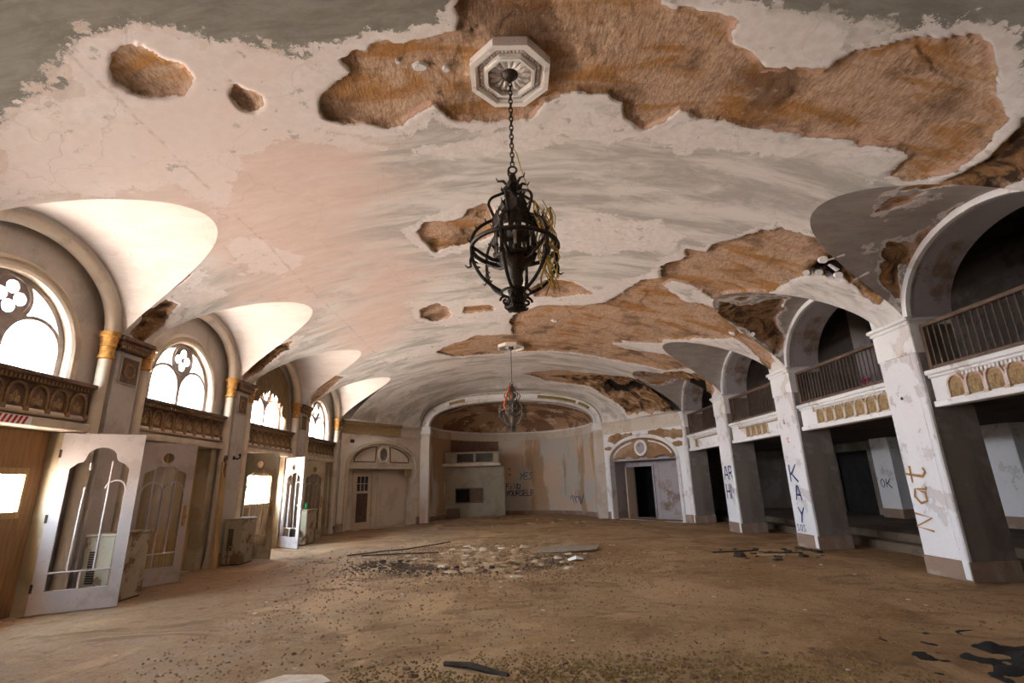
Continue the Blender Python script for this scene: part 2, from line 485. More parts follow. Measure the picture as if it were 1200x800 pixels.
RUIN = [
 [(640,441),(699,440),(755,444),(776,437),(800,435),(828,444),(838,470),(800,481),(760,484),(735,486),(722,472),(690,453)],
 [(955,322),(940,316),(962,296),(1000,290),(1022,300),(1038,322),(1046,345),(1026,356),(1010,342)],
 [(845,375),(868,374),(905,372),(915,395),(910,425),(893,400),(860,396)],
 [(178,328),(193,316),(222,317),(226,324),(202,336),(180,336)],
 [(156,390),(170,366),(194,350),(208,357),(192,378),(164,402)],
 [(286,445),(300,418),(318,402),(345,398),(338,410),(305,436)],
 [(1090,214),(1150,185),(1200,130),(1240,120),(1240,200),(1150,222)],
]
LUN_BROWN = [
 [(846,354),(880,352),(905,345),(920,352),(908,372),(918,395),(908,428),(896,405),(870,386),(843,369)],
 [(1016,292),(1040,281),(1060,286),(1070,296),(1060,312),(1055,335),(1052,366),(1046,374),(1044,345),(1034,314)],
 [(1030,245),(1062,228),(1095,212),(1106,214),(1070,239),(1040,250)],
 [(1062,306),(1090,272),(1122,246),(1118,259),(1086,288),(1066,326)],
 [(740,440),(790,432),(800,440),(770,452)],
]
LUN_RUIN = [LUN_BROWN[0], LUN_BROWN[1]]
LUN_GREY = [[(936,318),(980,322),(1000,345),(960,345),(930,352),(915,345)]]
GREY = [
 [(-60,150),(0,150),(35,122),(91,108),(80,66),(105,52),(161,28),(196,35),(245,49),(297,60),(350,70),(385,63),(440,55),(510,43),(535,35),(538,-60),(-60,-60)],
 [(840,-60),(850,-10),(890,8),(950,22),(1000,25),(1085,35),(1165,45),(1180,90),(1260,100),(1260,-60)],
]
PINK_GLOW = [  # left-side pink: plaster tint with a warm light glow painted into it
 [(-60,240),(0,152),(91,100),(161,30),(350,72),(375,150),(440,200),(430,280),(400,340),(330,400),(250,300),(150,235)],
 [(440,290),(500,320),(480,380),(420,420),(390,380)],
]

_tx = np.linspace(0, W, 2000)
_tz = HC + APEX * (1 - (_tx / W) ** 2) ** .73
_ts = np.concatenate([[0], np.cumsum(np.hypot(np.diff(_tx), np.diff(_tz)))])
def girth(x):
    # distance along the vault from its crown, so that patches keep their size where the vault turns down
    return np.sign(x) * np.interp(np.abs(x), _tx, _ts)
def build_ceiling():
    rows = list(np.linspace(Y0, BAYS[0] - HW, 4)[:-1])
    for i, c in enumerate(BAYS):
        n = 96 if i >= 1 else 30
        rows += list(c - HW * np.cos(np.linspace(0, PI, n)))
        if i < len(BAYS) - 1:
            rows += list(np.linspace(c + HW, BAYS[i + 1] - HW, 16 if i else 8)[1:-1])
    rows += list(np.linspace(BAYS[-1] + HW, YC, 8)[1:])
    rows += list(np.linspace(YC, YE, 110)[1:])
    yr = np.array(rows)
    nx = 441
    sgn = np.linspace(-1, 1, nx)
    lz = lun(yr)
    q = np.clip((lz - HC) / APEX, 0, 1)
    tg = np.sqrt(np.clip(1 - q ** (1 / .73), 0, 1))
    lim = np.where(lz > HC, tg * W, W)
    lim = np.where(yr > YC, W - (yr - YC) * (W - CX) / (YE - YC), lim)
    X = sgn[None] * lim[:, None]; Y = np.repeat(yr[:, None], nx, 1)
    Z = vault(X, Y); S = girth(X)
    def field(polys, amp, freq, seed):
        f = np.full(X.shape, -9.0)
        vis = Y > 2.5
        for p in polys:
            q = on_ceiling(densify(p)); q[:, 0] = girth(q[:, 0])
            f[vis] = np.maximum(f[vis], sdf(q, S[vis], Y[vis]))
        return f + amp * fbm(S * freq, Y * freq, 5, seed)
    fb = field(BROWN, .13, 2.6, 1) + .05 * fbm(S * 9, Y * 9, 3, 2)
    fw = field(WHITE, .34, 1.7, 11)
    fw = np.maximum(fw, np.minimum(fb + .16 + .12 * fbm(X * 2, Y * 2, 4, 5), .3))
    fh = field(HOLE, .22, 3.5, 21)
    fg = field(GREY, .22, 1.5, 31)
    fp = field(PINK_GLOW, .45, .9, 41)
    fr = field(RUIN, .25, 1.6, 51)
    st = lambda v, a, b: (lambda t: t * t * (3 - 2 * t))(np.clip((v - a) / (b - a), 0, 1))
    lift = .004 * st(fw, 0, .02) + .050 * st(fb, -.005, .03) + .016 * st(fb, .10, .16) * (fbm(X * 1.3, Y * 1.3, 3, 61) > .05)
    lift += .006 * fbm(X * 9, Y * 9, 3, 71) * st(fb, 0, .05) + .20 * st(fh, 0, .06)
    lift += st(fr, -.05, .25) * st(fb, 0, .05) * (.05 + .10 * fbm(X * 2.6, Y * 2.6, 4, 91))
    edge = np.minimum(1, (lim[:, None] - np.abs(X)) / .05) * np.clip((YE - Y) / .1, 0, 1)
    Zd = Z + lift * np.clip(edge, 0, 1) + .010 * fbm(X * .8, Y * .8, 3, 81) * np.clip(edge, 0, 1)
    ny = len(yr)
    V = np.stack([X, Y, Zd], -1).reshape(-1, 3)
    I = np.arange(ny * nx).reshape(ny, nx)
    F = np.stack([I[:-1, :-1], I[1:, :-1], I[1:, 1:], I[:-1, 1:]], -1).reshape(-1, 4)
    me = bpy.data.meshes.new('ceiling')
    me.vertices.add(len(V)); me.vertices.foreach_set('co', V.ravel())
    me.loops.add(F.size); me.loops.foreach_set('vertex_index', F.ravel())
    me.polygons.add(len(F)); me.polygons.foreach_set('loop_start', np.arange(0, F.size, 4)); me.polygons.foreach_set('loop_total', np.full(len(F), 4))
    me.polygons.foreach_set('use_smooth', np.ones(len(F), bool))
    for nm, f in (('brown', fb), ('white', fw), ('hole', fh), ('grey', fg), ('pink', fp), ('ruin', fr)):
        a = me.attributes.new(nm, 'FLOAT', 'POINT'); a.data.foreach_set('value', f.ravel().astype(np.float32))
    me.update(calc_edges=True); me.validate()
    return me

def ceiling_material(name='ceiling_layers', base=None):
    k = NT(name)
    n1 = k.noise(9, 6, .65); n2 = k.noise(40, 4, .6)
    jit = k.math('ADD', k.math('MULTIPLY_ADD', n1, .10, -.05), k.math('MULTIPLY_ADD', n2, .03, -.015))
    def lay(nm, a, b, amt=1.0):
        return k.step(k.math('MULTIPLY_ADD', jit, amt, k.attr(nm)), a, b)
    brown = lay('brown', -.004, .010, .45)
    n3 = k.noise(3.5, 9, .75)
    white = k.step(k.math('ADD', k.math('MULTIPLY_ADD', jit, 3.0, k.attr('white')), k.math('MULTIPLY_ADD', n3, .7, -.35)), -.012, .02)
    hole = lay('hole', .0, .05, 1)
    n3 = k.noise(3.5, 9, .75)
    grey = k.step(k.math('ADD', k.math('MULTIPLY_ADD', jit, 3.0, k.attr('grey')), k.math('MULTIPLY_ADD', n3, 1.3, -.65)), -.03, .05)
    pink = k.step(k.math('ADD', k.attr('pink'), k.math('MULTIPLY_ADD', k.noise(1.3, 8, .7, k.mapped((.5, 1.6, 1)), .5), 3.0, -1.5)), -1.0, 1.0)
    # painted coat with brushed-on bands across the room
    bands = k.noise(1.1, 8, .68, k.mapped((.45, 1.6, 1)), .8)
    sm = k.noise(3.0, 9, .75, k.mapped((.5, 1.7, 1)), .4)
    paint = k.mix(k.step(bands, .40, .62), (.76, .725, .69), (.46, .43, .40))
    paint = k.mix(k.math('MULTIPLY', k.step(sm, .45, .7), .45), paint, (.80, .77, .735))
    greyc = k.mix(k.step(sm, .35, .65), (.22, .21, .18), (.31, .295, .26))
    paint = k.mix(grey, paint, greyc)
    pk = k.mix(k.step(sm, .35, .65), (.76, .61, .545), (.69, .53, .465))  # pinkish plaster, the glow of the left side included in its colour
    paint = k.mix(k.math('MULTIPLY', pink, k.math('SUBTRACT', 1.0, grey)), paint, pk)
    wh = k.mix(k.step(n1, .35, .65), (.83, .79, .77), (.74, .685, .655))
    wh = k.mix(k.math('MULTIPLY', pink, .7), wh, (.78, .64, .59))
    wh = k.mix(k.math('MULTIPLY', k.step(k.noise(5, 8, .7), .60, .66), .5), wh, greyc)
    if base: paint = k.mix(k.step(sm, .38, .62), *base)
    c = k.mix(white, paint, wh)
    # scratch coat: combed along the room, darker where water ran
    comb = k.noise(1.0, 4, .6, k.mapped((38, 12, 8)))
    blot = k.noise(.9, 7, .6); rust = k.noise(1.6, 6, .6, k.mapped((.5, 1.5, 1)), .5)
    br = k.mix(k.step(comb, .35, .65), (.45, .285, .185), (.62, .44, .315))
    br = k.mix(k.math('MULTIPLY', k.step(rust, .48, .62), .85), br, (.40, .19, .05))
    br = k.mix(k.math('MULTIPLY', k.step(blot, .50, .64), .8), br, (.17, .095, .055))
    vein = k.noise(2.4, 6, .6, k.mapped((1.4, .35, 1)), 1.5)
    vein = k.math('SUBTRACT', 1.0, k.step(k.math('ABSOLUTE', k.math('SUBTRACT', vein, .5)), .004, .02))
    br = k.mix(k.math('MULTIPLY', vein, .35), br, (.07, .04, .025))
    br = k.mix(k.math('MULTIPLY', k.step(k.noise(7, 5, .6), .62, .7), .5), br, (.58, .42, .31))
    tan = k.step(k.math('MULTIPLY_ADD', jit, 1.5, k.attr('brown')), .05, .075)      # a thin tan undercoat shows at the rim
    rim = k.math('MULTIPLY', k.math('SUBTRACT', 1.0, tan), k.step(k.noise(1.1, 3), .48, .56))
    br = k.mix(rim, br, (.58, .37, .27))
    rn_ = k.noise(1.7, 8, .68, None, 1.2)
    ru = k.mix(k.step(rn_, .41, .53), (.060, .035, .022), (.30, .165, .075))
    ru = k.mix(k.step(rn_, .54, .62), ru, (.50, .36, .25))
    br = k.mix(k.step(k.math('MULTIPLY_ADD', jit, 3.0, k.attr('ruin')), -.05, .12), br, ru)
    c = k.mix(brown, c, br)
    c = k.mix(hole, c, (.018, .012, .010))
    crack = k.n('ShaderNodeTexVoronoi', feature='DISTANCE_TO_EDGE'); crack.inputs['Scale'].default_value = .55
    wv = k.n('ShaderNodeVectorMath', operation='ADD'); k.l(k.co, wv.inputs[0])
    sc_ = k.n('ShaderNodeVectorMath', operation='SCALE'); nz = k.n('ShaderNodeTexNoise'); nz.inputs['Scale'].default_value = 2.2; k.l(k.co, nz.inputs['Vector'])
    k.l(nz.outputs[1], sc_.inputs[0]); sc_.inputs['Scale'].default_value = .7; k.l(sc_.outputs[0], wv.inputs[1]); k.l(wv.outputs[0], crack.inputs['Vector'])
    ck = k.math('SUBTRACT', 1.0, k.step(crack.outputs['Distance'], .001, .006))
    c = k.mix(k.math('MULTIPLY', ck, k.math('MULTIPLY', k.math('SUBTRACT', 1.0, brown), .16)), c, (.20, .14, .10))
    px_ = k.n('ShaderNodeSeparateXYZ'); k.l(k.co, px_.inputs[0])
    seam = k.math('SUBTRACT', 1.0, k.step(k.math('ABSOLUTE', k.math('ADD', k.math('MULTIPLY_ADD', k.noise(2.2, 5), .16, 4.22), px_.outputs[0])), .008, .03))
    c = k.mix(k.math('MULTIPLY', seam, k.math('MULTIPLY', k.math('SUBTRACT', 1.0, brown), k.math('MULTIPLY', k.step(sm, .42, .62), .45))), c, (.42, .33, .28))
    h = k.math('MULTIPLY', k.math('ADD', k.math('MULTIPLY', comb, .7), k.math('ADD', k.math('MULTIPLY', n2, .8), k.math('MULTIPLY', n1, 1.2))), brown)
    b = k.bump(h, .6, .02)
    b = k.bump(k.math('ADD', k.math('MULTIPLY', n1, .35), k.math('MULTIPLY', white, -.6)), .35, .012, b)
    return k.done(c, .93, b, 0, .15)
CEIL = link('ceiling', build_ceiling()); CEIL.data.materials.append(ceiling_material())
tag(CEIL, kind='structure')

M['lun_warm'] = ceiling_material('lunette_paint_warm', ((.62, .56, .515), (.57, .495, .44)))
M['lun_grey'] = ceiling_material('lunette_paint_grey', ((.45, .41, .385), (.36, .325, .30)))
def photo_sdf(polys, V, amp, freq, seed):
    # polygons traced on the photograph, cast onto the lunette; distances in metres
    d = V - CAM[None]; dep = d @ FW
    px = 600 + FPX * (d @ RT) / dep; py = 400 - FPX * (d @ UP) / dep
    f = np.full(len(V), -9.0)
    for p in polys: f = np.maximum(f, sdf(np.array(p, float), px, py) * dep / FPX)
    f = np.where(dep > 1, f, -9.0)
    return f + amp * fbm(V[:, 0] * freq + V[:, 2] * freq, V[:, 1] * freq, 5, seed)
for c in BAYS:
    for sgn in (-1, 1):
        n, m_ = (110, 50) if c > 4 else (32, 8)
        th = np.linspace(0, PI, n)
        ys = c - HW * np.cos(th); zs = HC + RISE * np.sin(th)
        xg = W * np.sqrt(np.clip(1 - np.clip((zs - HC) / APEX, 0, 1) ** (1 / .73), 0, 1))
        xo = 7.22 if sgn < 0 else 7.0
        X = sgn * (xg[:, None] + (xo - xg[:, None]) * np.linspace(0, 1, m_)[None]); Yy = np.repeat(ys[:, None], m_, 1); Zz = np.repeat(zs[:, None], m_, 1)
        V = np.stack([X, Yy, Zz], -1).reshape(-1, 3)
        none = np.full(len(V), -9.0)
        if sgn > 0 and c > 4:
            fb = photo_sdf(LUN_BROWN, V, .22, 3.2, 7); fru = photo_sdf(LUN_RUIN, V, .1, 2.0, 8); fg_ = photo_sdf(LUN_GREY, V, .1, 2.0, 9)
            st_ = np.clip(fb / .03, 0, 1)
            edge = np.clip(np.minimum(np.minimum(Zz - HC, np.abs(X) - xg[:, None]), xo - np.abs(X)) / .06, 0, 1).ravel()
            V[:, 2] += st_ * edge * (.03 + .03 * fbm(V[:, 0] * 5, V[:, 1] * 5, 3, 3))
        else:
            fb, fru, fg_ = none, none, none
        I = np.arange(n * m_).reshape(n, m_)
        F = np.stack([I[:-1, :-1], I[:-1, 1:], I[1:, 1:], I[1:, :-1]], -1).reshape(-1, 4)
        me = bpy.data.meshes.new('lunette'); me.from_pydata(V.tolist(), [], F.tolist())
        me.polygons.foreach_set('use_smooth', np.ones(len(F), bool))
        fw_ = -.62 + .35 * fbm(V[:, 0] * .9 + 3 * c, V[:, 1] * .9, 4, 77) if sgn > 0 else none
        fw_ = np.maximum(fw_, np.minimum(fb + .06, .2))
        for nm, f in (('brown', fb), ('white', fw_), ('hole', none), ('grey', fg_), ('pink', none), ('ruin', fru)):
            a_ = me.attributes.new(nm, 'FLOAT', 'POINT'); a_.data.foreach_set('value', f.astype(np.float32))
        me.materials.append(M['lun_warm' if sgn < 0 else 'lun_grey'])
        link('lunette', me, CEIL)
# white pipe ends, lath ends and plaster dabs that show in the broken ceiling
def ceil_pt(px):
    x, y = on_ceiling([px])[0]
    return Vector((x, y, float(ceil_z(np.array([x]), np.array([y]))[0])))
for px, rad in (((945, 319), .05), ((960, 319), .055), ((983, 322), .06), ((965, 304), .065), ((882, 391), .05)):
    p = ceil_pt(px); d = Vector((-.35, -.75, -.35)).normalized()
    part(CEIL, 'pipe_end', MB().tube([p - d * .18, p + d * .04], rad, 12), M['white'], True)
for a_, b_ in (((968, 303), (990, 297)), ((971, 308), (981, 315)), ((1000, 326), (1018, 318))):
    part(CEIL, 'lath_end', MB().tube([ceil_pt(a_) + Vector((0, 0, -.03)), ceil_pt(b_) + Vector((0, 0, -.02))], [.03, .045], 5, False, .4), M['white'])
for px, sx_, sy_ in (((492, 80), .085, .06), ((523, 83), .045, .04), ((650, 377), .10, .09), ((466, 74), .03, .03), ((735, 402), .2, .1), ((870, 388), .1, .12), ((858, 392), .08, .06)):
    p = ceil_pt(px); rn_ = random.Random(px[0])
    pts = [(p.x + sx_ * (.8 + .4 * rn_.random()) * math.cos(v), p.y + sy_ * (.8 + .4 * rn_.random()) * math.sin(v)) for v in np.linspace(0, 2 * PI, 13)[:-1]]
    zf = lambda x, y: float(ceil_z(np.array([x]), np.array([y]))[0])
    vs = [(x, y, zf(x, y) + .05) for x, y in pts] + [(p.x + (x - p.x) * .8, p.y + (y - p.y) * .8, zf(x, y) + .012) for x, y in pts]
    part(CEIL, 'plaster_dab', MB().add(vs, [(i, (i + 1) % 12, 12 + (i + 1) % 12, 12 + i) for i in range(12)] + [tuple(range(12, 24))]), M['white'])

# ------------------------------------------------------------------ shell: unseen roof and outer walls, added to keep stray sky light out
rt = struct('wall_roof_blocker', MB().box(-7.6, 15.2, Y0 - .3, 30.2, 6.75, 7.0), M['dark_plaster'])
struct('wall_front', MB().box(-7.6, 15.2, Y0 - .3, Y0, -.3, 6.75), M['wall_left'])
struct('wall_outer_blocker', MB().box(14.9, 15.2, Y0, 30.2, -.3, 6.75).box(-7.6, 15.2, 29.9, 30.2, -.3, 6.75).box(-7.6, -7.3, YC, 30.2, -.3, 6.75), M['dark_plaster'])

# ------------------------------------------------------------------ floor
def build_floor():
    xs = np.linspace(-7.6, 8.3, 240); ys = np.concatenate([np.linspace(Y0, 2.5, 20)[:-1], np.linspace(2.5, 12, 200)[:-1], np.linspace(12, 29.8, 180)])
    X, Y = np.meshgrid(xs, ys)
    mound = .05 * np.exp(-(((X + 1.2) / 2.2) ** 2 + ((Y - 12) / 2.0) ** 2))
    mound += .10 * np.exp(-(((Y - 26.0) / 1.6) ** 2)) * np.exp(-(X / 3.5) ** 4)
    mound += .03 * np.exp(-(((X - .5) / 2.2) ** 2 + ((Y - 4.8) / .7) ** 2))
    Z = .012 * fbm(X * 1.2, Y * 1.2, 4, 3) + .012 * fbm(X * 6, Y * 6, 3, 9) + mound * (1 + .8 * fbm(X * 4, Y * 4, 3, 4))
    Z -= .004
    ny, nx = X.shape
    V = np.stack([X, Y, Z], -1).reshape(-1, 3); I = np.arange(ny * nx).reshape(ny, nx)
    F = np.stack([I[:-1, :-1], I[:-1, 1:], I[1:, 1:], I[1:, :-1]], -1).reshape(-1, 4)
    me = bpy.data.meshes.new('floor'); me.from_pydata(V.tolist(), [], F.tolist())
    me.polygons.foreach_set('use_smooth', np.ones(len(F), bool))
    return me
k = NT('dirt_floor')
a = k.noise(.42, 8, .62); b_ = k.noise(1.9, 9, .7); f_ = k.noise(22, 8, .75); e_ = k.noise(60, 4, .6)
c = k.mix(k.step(a, .40, .62), (.40, .25, .13), (.30, .17, .075))
c = k.mix(k.math('MULTIPLY', k.step(b_, .52, .68), .7), c, (.19, .105, .055))
c = k.mix(k.math('MULTIPLY', k.step(k.noise(.8, 7, .65, k.mapped((1, .6, 1))), .56, .68), .6), c, (.27, .145, .05))
sx_ = k.n('ShaderNodeSeparateXYZ'); k.l(k.co, sx_.inputs[0])
lf = k.step(k.math('MULTIPLY_ADD', a, 3.0, k.math('MULTIPLY', sx_.outputs[0], -1.0)), 2.2, 5.6)
c = k.mix(k.math('MULTIPLY', lf, k.math('MULTIPLY_ADD', k.step(b_, .40, .62), -.5, .85)), c, (.31, .215, .145))        # trodden dust along the doors
g4 = k.noise(5.5, 9, .75, None, .4)
c = k.mix(k.math('MULTIPLY', k.step(g4, .54, .64), .5), c, (.15, .085, .045))
c = k.mix(k.math('MULTIPLY', k.step(g4, .46, .36), .35), c, (.46, .33, .21))
big = k.noise(.55, 6, .6, k.mapped((1, .7, 1)), .8)
c = k.mix(k.math('MULTIPLY', k.step(big, .52, .60), .55), c, (.52, .33, .18))
c = k.mix(k.math('MULTIPLY', k.step(k.noise(.7, 7, .65, k.mapped((.8, 1.3, 1)), 1.0), .54, .62), .6), c, (.17, .095, .045))
c = k.mix(.65, c, k.mix(f_, (.15, .15, .15), (.85, .85, .85)), 'OVERLAY')
c = k.mix(k.math('MULTIPLY', k.step(e_, .62, .72), .22), c, (.50, .38, .26))
nb = k.bump(g4, .5, .05); nb = k.bump(f_, .8, .03, nb); nb = k.bump(e_, .5, .012, nb)
FLM = k.done(c, .95, nb, 0, .12)
FL = link('floor', build_floor()); FL.data.materials.append(FLM); tag(FL, kind='structure')

# ------------------------------------------------------------------ window wall
def PL(a, b, d): return (XW - d, a, b)          # window wall plane: a along the room, b up, d outwards
def arc(cx, cz, r, a0, a1, n, rz=None):
    rz = r if rz is None else rz
    return [(cx + r * math.cos(a0 + (a1 - a0) * i / n), cz + rz * math.sin(a0 + (a1 - a0) * i / n)) for i in range(n + 1)]
SILL, SPR, WR = 3.40, 3.75, 1.04
DO = 1.30       # half width of the door openings
holes = []
for c in BAYS[1:]:
    holes.append([(c + WR, SILL)] + arc(c, SPR, WR, 0, PI, 28) + [(c - WR, SILL)])
    holes.append([(c - DO, .0), (c + DO, .0), (c + DO, 2.66), (c - DO, 2.66)])
WL = struct('wall_left', MB().slab(PL, [(Y0, -.3), (YC + .6, -.3), (YC + .6, 6.75), (Y0, 6.75)], holes, 0, .38), M['wall_left'])

def make_window(i, c):
    r = sroot('window_%d' % i, (XW, c, SILL))
    R = .94
    hl = []
    for s in (-1, 1):
        hl.append([(c + s * .49 + .44, SILL + .06)] + arc(c + s * .49, SPR + .01, .44, 0, PI, 16) + [(c + s * .49 - .44, SILL + .06)])
    for q in range(4):
        a_ = q * PI / 2 + PI / 2
        hl.append(arc(c + .145 * math.cos(a_), SPR + .67 + .145 * math.sin(a_), .098, 0, 2 * PI, 16)[:-1])
    sp = arc(0, 0, .94, math.radians(18.6), math.radians(72.7), 10)
    oc = arc(0, .67, .36, math.atan2(.897 - .67, .28), math.atan2(.473 - .67, .301), 6)[1:]
    lc = arc(.49, .01, .5, math.atan2(.463, -.189), math.atan2(.29, .401), 8)[1:-1]
    P = sp + oc + lc
    hl.append([(c + a_, SPR + b) for a_, b in P]); hl.append([(c - a_, SPR + b) for a_, b in P][::-1])
    outer = [(c + WR, SILL)] + arc(c, SPR, WR, 0, PI, 28) + [(c - WR, SILL)]
    part(r, 'tracery', MB().slab(PL, outer, hl, .10, .17), M['cream_dark'])
    part(r, 'pane', MB().slab(PL, [(a_, b) for a_, b in outer], [], .145, .15), M['glass'])
    path = [(c + WR, SILL)] + arc(c, SPR, WR, 0, PI, 32) + [(c - WR, SILL)]
    prof = [(-.014, .095), (-.014, -.02), (.03, -.05), (.05, -.02), (.09, -.02), (.12, -.06), (.16, -.03), (.19, .0), (.19, .02)]
    part(r, 'surround', MB().sweep(PL, path, prof), M['cream'], True)
    oring = arc(c, SPR + .67, .30, 0, 2 * PI, 28)[:-1]
    part(r, 'oculus_ring', MB().sweep(PL, oring, [(-.02, .1), (-.02, .075), (.02, .075), (.02, .1)], True), M['cream_dark'])
    part(r, 'sill', MB().box(XW - .12, XW + .06, c - WR - .15, c + WR + .15, SILL - .05, SILL + .01), M['frieze'])
    pl = bpy.data.lights.new('window_portal', 'AREA'); pl.shape = 'RECTANGLE'; pl.size = 2.1; pl.size_y = 1.45
    pl.cycles.is_portal = True
    po = bpy.data.objects.new('window_portal', pl); COL.objects.link(po)
    po.location = (XW - .4, c, SILL + .7); po.rotation_euler = (0, -PI / 2, 0)
    return r
M['cream_dark'] = simple('window_tracery_paint', (.36, .31, .28), (.29, .24, .22), 8, .8)
for i, c in enumerate(BAYS):
    if i: make_window(i, c)

BAYNAME = ['', '', 'over the plywood-filled doorway', 'over the doorway with the yellowish boards', 'below the window with the ragged drape', 'next to the corner by the gold cornice']
for i, c in enumerate(BAYS):
    # arch moulding with engaged colonnettes
    t = sroot('trim_%d' % (i + 1), (-6.98, c, 0))
    path = [(c + 1.53, HC)] + arc(c, HC, 1.53, 0, PI, 40, 1.20) + [(c - 1.53, HC)]
    part(t, 'arch_roll', MB().tube([(-7.0, a_, b) for a_, b in arc(c, HC, 1.50, 0, PI, 40, 1.17)], .10, 10), M['cream'], True)
    part(t, 'arch_fillet', MB().sweep(lambda a_, b, d: (-6.91 - d, a_, b), arc(c, HC, 1.63, 0, PI, 40, 1.30), [(-.10, -.0), (-.10, .10), (.0, .10), (.0, -.0)]), M['frieze_grey'] if 'frieze_grey' in M else M['wall_left'])
    for s in (-1, 1):
        y = c + s * 1.50
        part(t, 'colonnette', MB().lathe([(.13, 0), (.13, .12), (.105, .16), (.10, .2), (.095, 3.86)], 16, (-7.0, y, 0)), M['cream'], True)
        part(t, 'gilded_capital', MB().lathe([(.10, 3.84), (.125, 3.86), (.125, 3.9), (.105, 3.93), (.11, 4.06), (.125, 4.07), (.125, 4.10), (.115, 4.12), (.14, 4.22), (.16, 4.23), (.16, 4.31), (.10, 4.32)], 14, (-7.0, y, 0)), M['gold'], True)
    if i < 2: continue
# pilasters
me_dentb = MB().box(0, .035, 0, .035, 0, .06).mesh('dentil', M['frieze_hi'])
def make_pilaster(y, label, full=True):
    r = thing('pilaster', label, 'pilaster', (-6.91, y + .33, 0), 0, 'pilasters along the window wall')
    part(r, 'shaft', MB().bbox(XW + .001, -6.93, y + .04, y + .62, 0, 4.05, .012), M['pilaster'])
    part(r, 'capital', MB().bbox(XW + .001, -6.87, y - .0, y + .66, 4.05, 4.14, .015).bbox(XW + .001, -6.83, y - .04, y + .70, 4.14, 4.22, .015).bbox(XW + .001, -6.79, y - .07, y + .73, 4.22, 4.30, .015), M['frieze'])
    for j in range(13): link('dentil', me_dentb, r, (.04, -.35 + j * .055, 4.08))
    p = part(r, 'capital_panel', MB().box(-6.94, -6.915, y + .13, y + .53, 3.52, 3.95), M['frieze'])
    part(p, 'panel_border', MB().sweep(lambda a_, b, d: (-6.93 + d, a_, b), [(y + .12, 3.5), (y + .12, 3.97), (y + .54, 3.97), (y + .54, 3.5)], [(-.015, 0), (-.015, .03), (.015, .03), (.015, 0)], True), M['pilaster'])
    part(p, 'rosette', MB().lathe([(.12, 0), (.12, .012), (.09, .025), (.03, .03)], 10, (0, 0, 0)) if False else MB().sweep(lambda a_, b, d: (-6.92 + d, a_, b), arc(y + .33, 3.735, .12, 0, 2 * PI, 16)[:-1], [(-.02, 0), (-.02, .02), (.02, .02), (.02, 0)], True), M['frieze_hi'])
    if not full:
        part(r, 'plinth', MB().bbox(XW + .001, -6.89, y + .0, y + .66, 0, .26, .015), M['column_side'])
        for ch in r.children: ch.scale.y = .40; ch.location.y = ch.location.y * .40 - .198
        return r
    part(r, 'plinth', MB().bbox(XW + .001, -6.89, y + .0, y + .66, 0, .26, .015), M['column_side'])
    return r
PLAB = ['pale grey pilaster before the doorway bay with the bright square opening', 'pale grey pilaster standing behind the first open door leaf and radiator cabinet',
        'grey pilaster with a small iron bracket above a radiator cabinet', 'slim grey pilaster above the radiator cabinet carrying a green bottle', 'corner pilaster where the window wall meets the canted end wall']
for y, lb in zip(PIERS[2:], PLAB): make_pilaster(y, lb, y < 20)
# plain piers behind the viewer
part(WL, 'pier', MB().box(XW, -6.91, PIERS[1], PIERS[1] + .66, 0, HC), M['pilaster'])
part(WL, 'pier', MB().box(XW, -6.91, Y0, PIERS[0] + .66, 0, HC), M['pilaster'])

# carved friezes under the windows
def arch_relief(w_, h_, t_, niche):
    # ring and niche of one blind arch, local: a across, b up, d towards the viewer
    ring = MB(); P = lambda a_, b, d: (d, a_, b)
    path = [(w_ / 2 - .02, 0)] + [(w_ / 2 - .02, h_ * .45)] + arc(0, h_ * .45, w_ / 2 - .02, 0, PI, 10, h_ * .5)[1:-1] + [(-w_ / 2 + .02, h_ * .45), (-w_ / 2 + .02, 0)]
    ring.sweep(P, path, [(-.018, 0), (-.018, t_), (.018, t_), (.018, 0)])
    leaf = MB()
    for a_, s_ in ((0, 1.0), (-.28, .7), (.28, .7)):
        leaf.add([P(a_ * w_ * .6 + q * math.cos(v) * w_ * .11, h_ * .38 * s_ + math.sin(v) * h_ * .24 * s_, (.5 - abs(math.cos(v)) * .3) * t_) for v in np.linspace(0, 2 * PI, 9)[:-1] for q in (1,)] + [P(a_ * w_ * .6, h_ * .38 * s_, t_ * .9)],
                 [(j, (j + 1) % 8, 8) for j in range(8)])
    base = MB(); base.box(0, t_ * 1.6, w_ / 2 - .04, w_ / 2 + .04, -.05, .02)
    return ring, leaf, base
r1, l1, b1 = arch_relief(.325, .36, .035, None)
me_ring = r1.mesh('blind_arch', M['frieze_hi']); me_leaf = l1.mesh('leaf_motif', M['gilt_dull']); me_corb = b1.mesh('corbel', M['frieze_hi'])
def make_frieze(i, c):
    lb = 'carved brown frieze of blind arches ' + BAYNAME[i] if i >= 2 else 'carved brown frieze of blind arches'
    r = thing('carved_frieze', lb, 'frieze', (-7.05, c, 2.8), 0, 'carved friezes under the arched windows')
    y0, y1 = c - 1.37, c + 1.37
    part(r, 'back_panel', MB().box(XW, -7.06, y0, y1, 2.82, 3.26), M['frieze'])
    part(r, 'top_cornice', MB().bbox(XW, -7.0, y0, y1, 3.22, 3.27, .008).bbox(XW, -6.93, y0 - .03, y1 + .03, 3.30, 3.37, .012).box(XW, -6.98, y0, y1, 3.27, 3.30), M['frieze'])
    for j in range(42): link('dentil', me_dentb, r, (.05, -1.35 + j * .0648, .435))
    part(r, 'lower_roll', MB().tube([(-7.06, y, 2.82) for y in (y0, y1)], .045, 10), M['cream'], True)
    for j in range(8):
        o = link('blind_arch', me_ring, r, (-.01, -1.37 + .171 + j * .3425, .06))
        link('leaf_motif', me_leaf, o); link('corbel', me_corb, o)
for i, c in enumerate(BAYS):
    if i > 1: make_frieze(i, c)

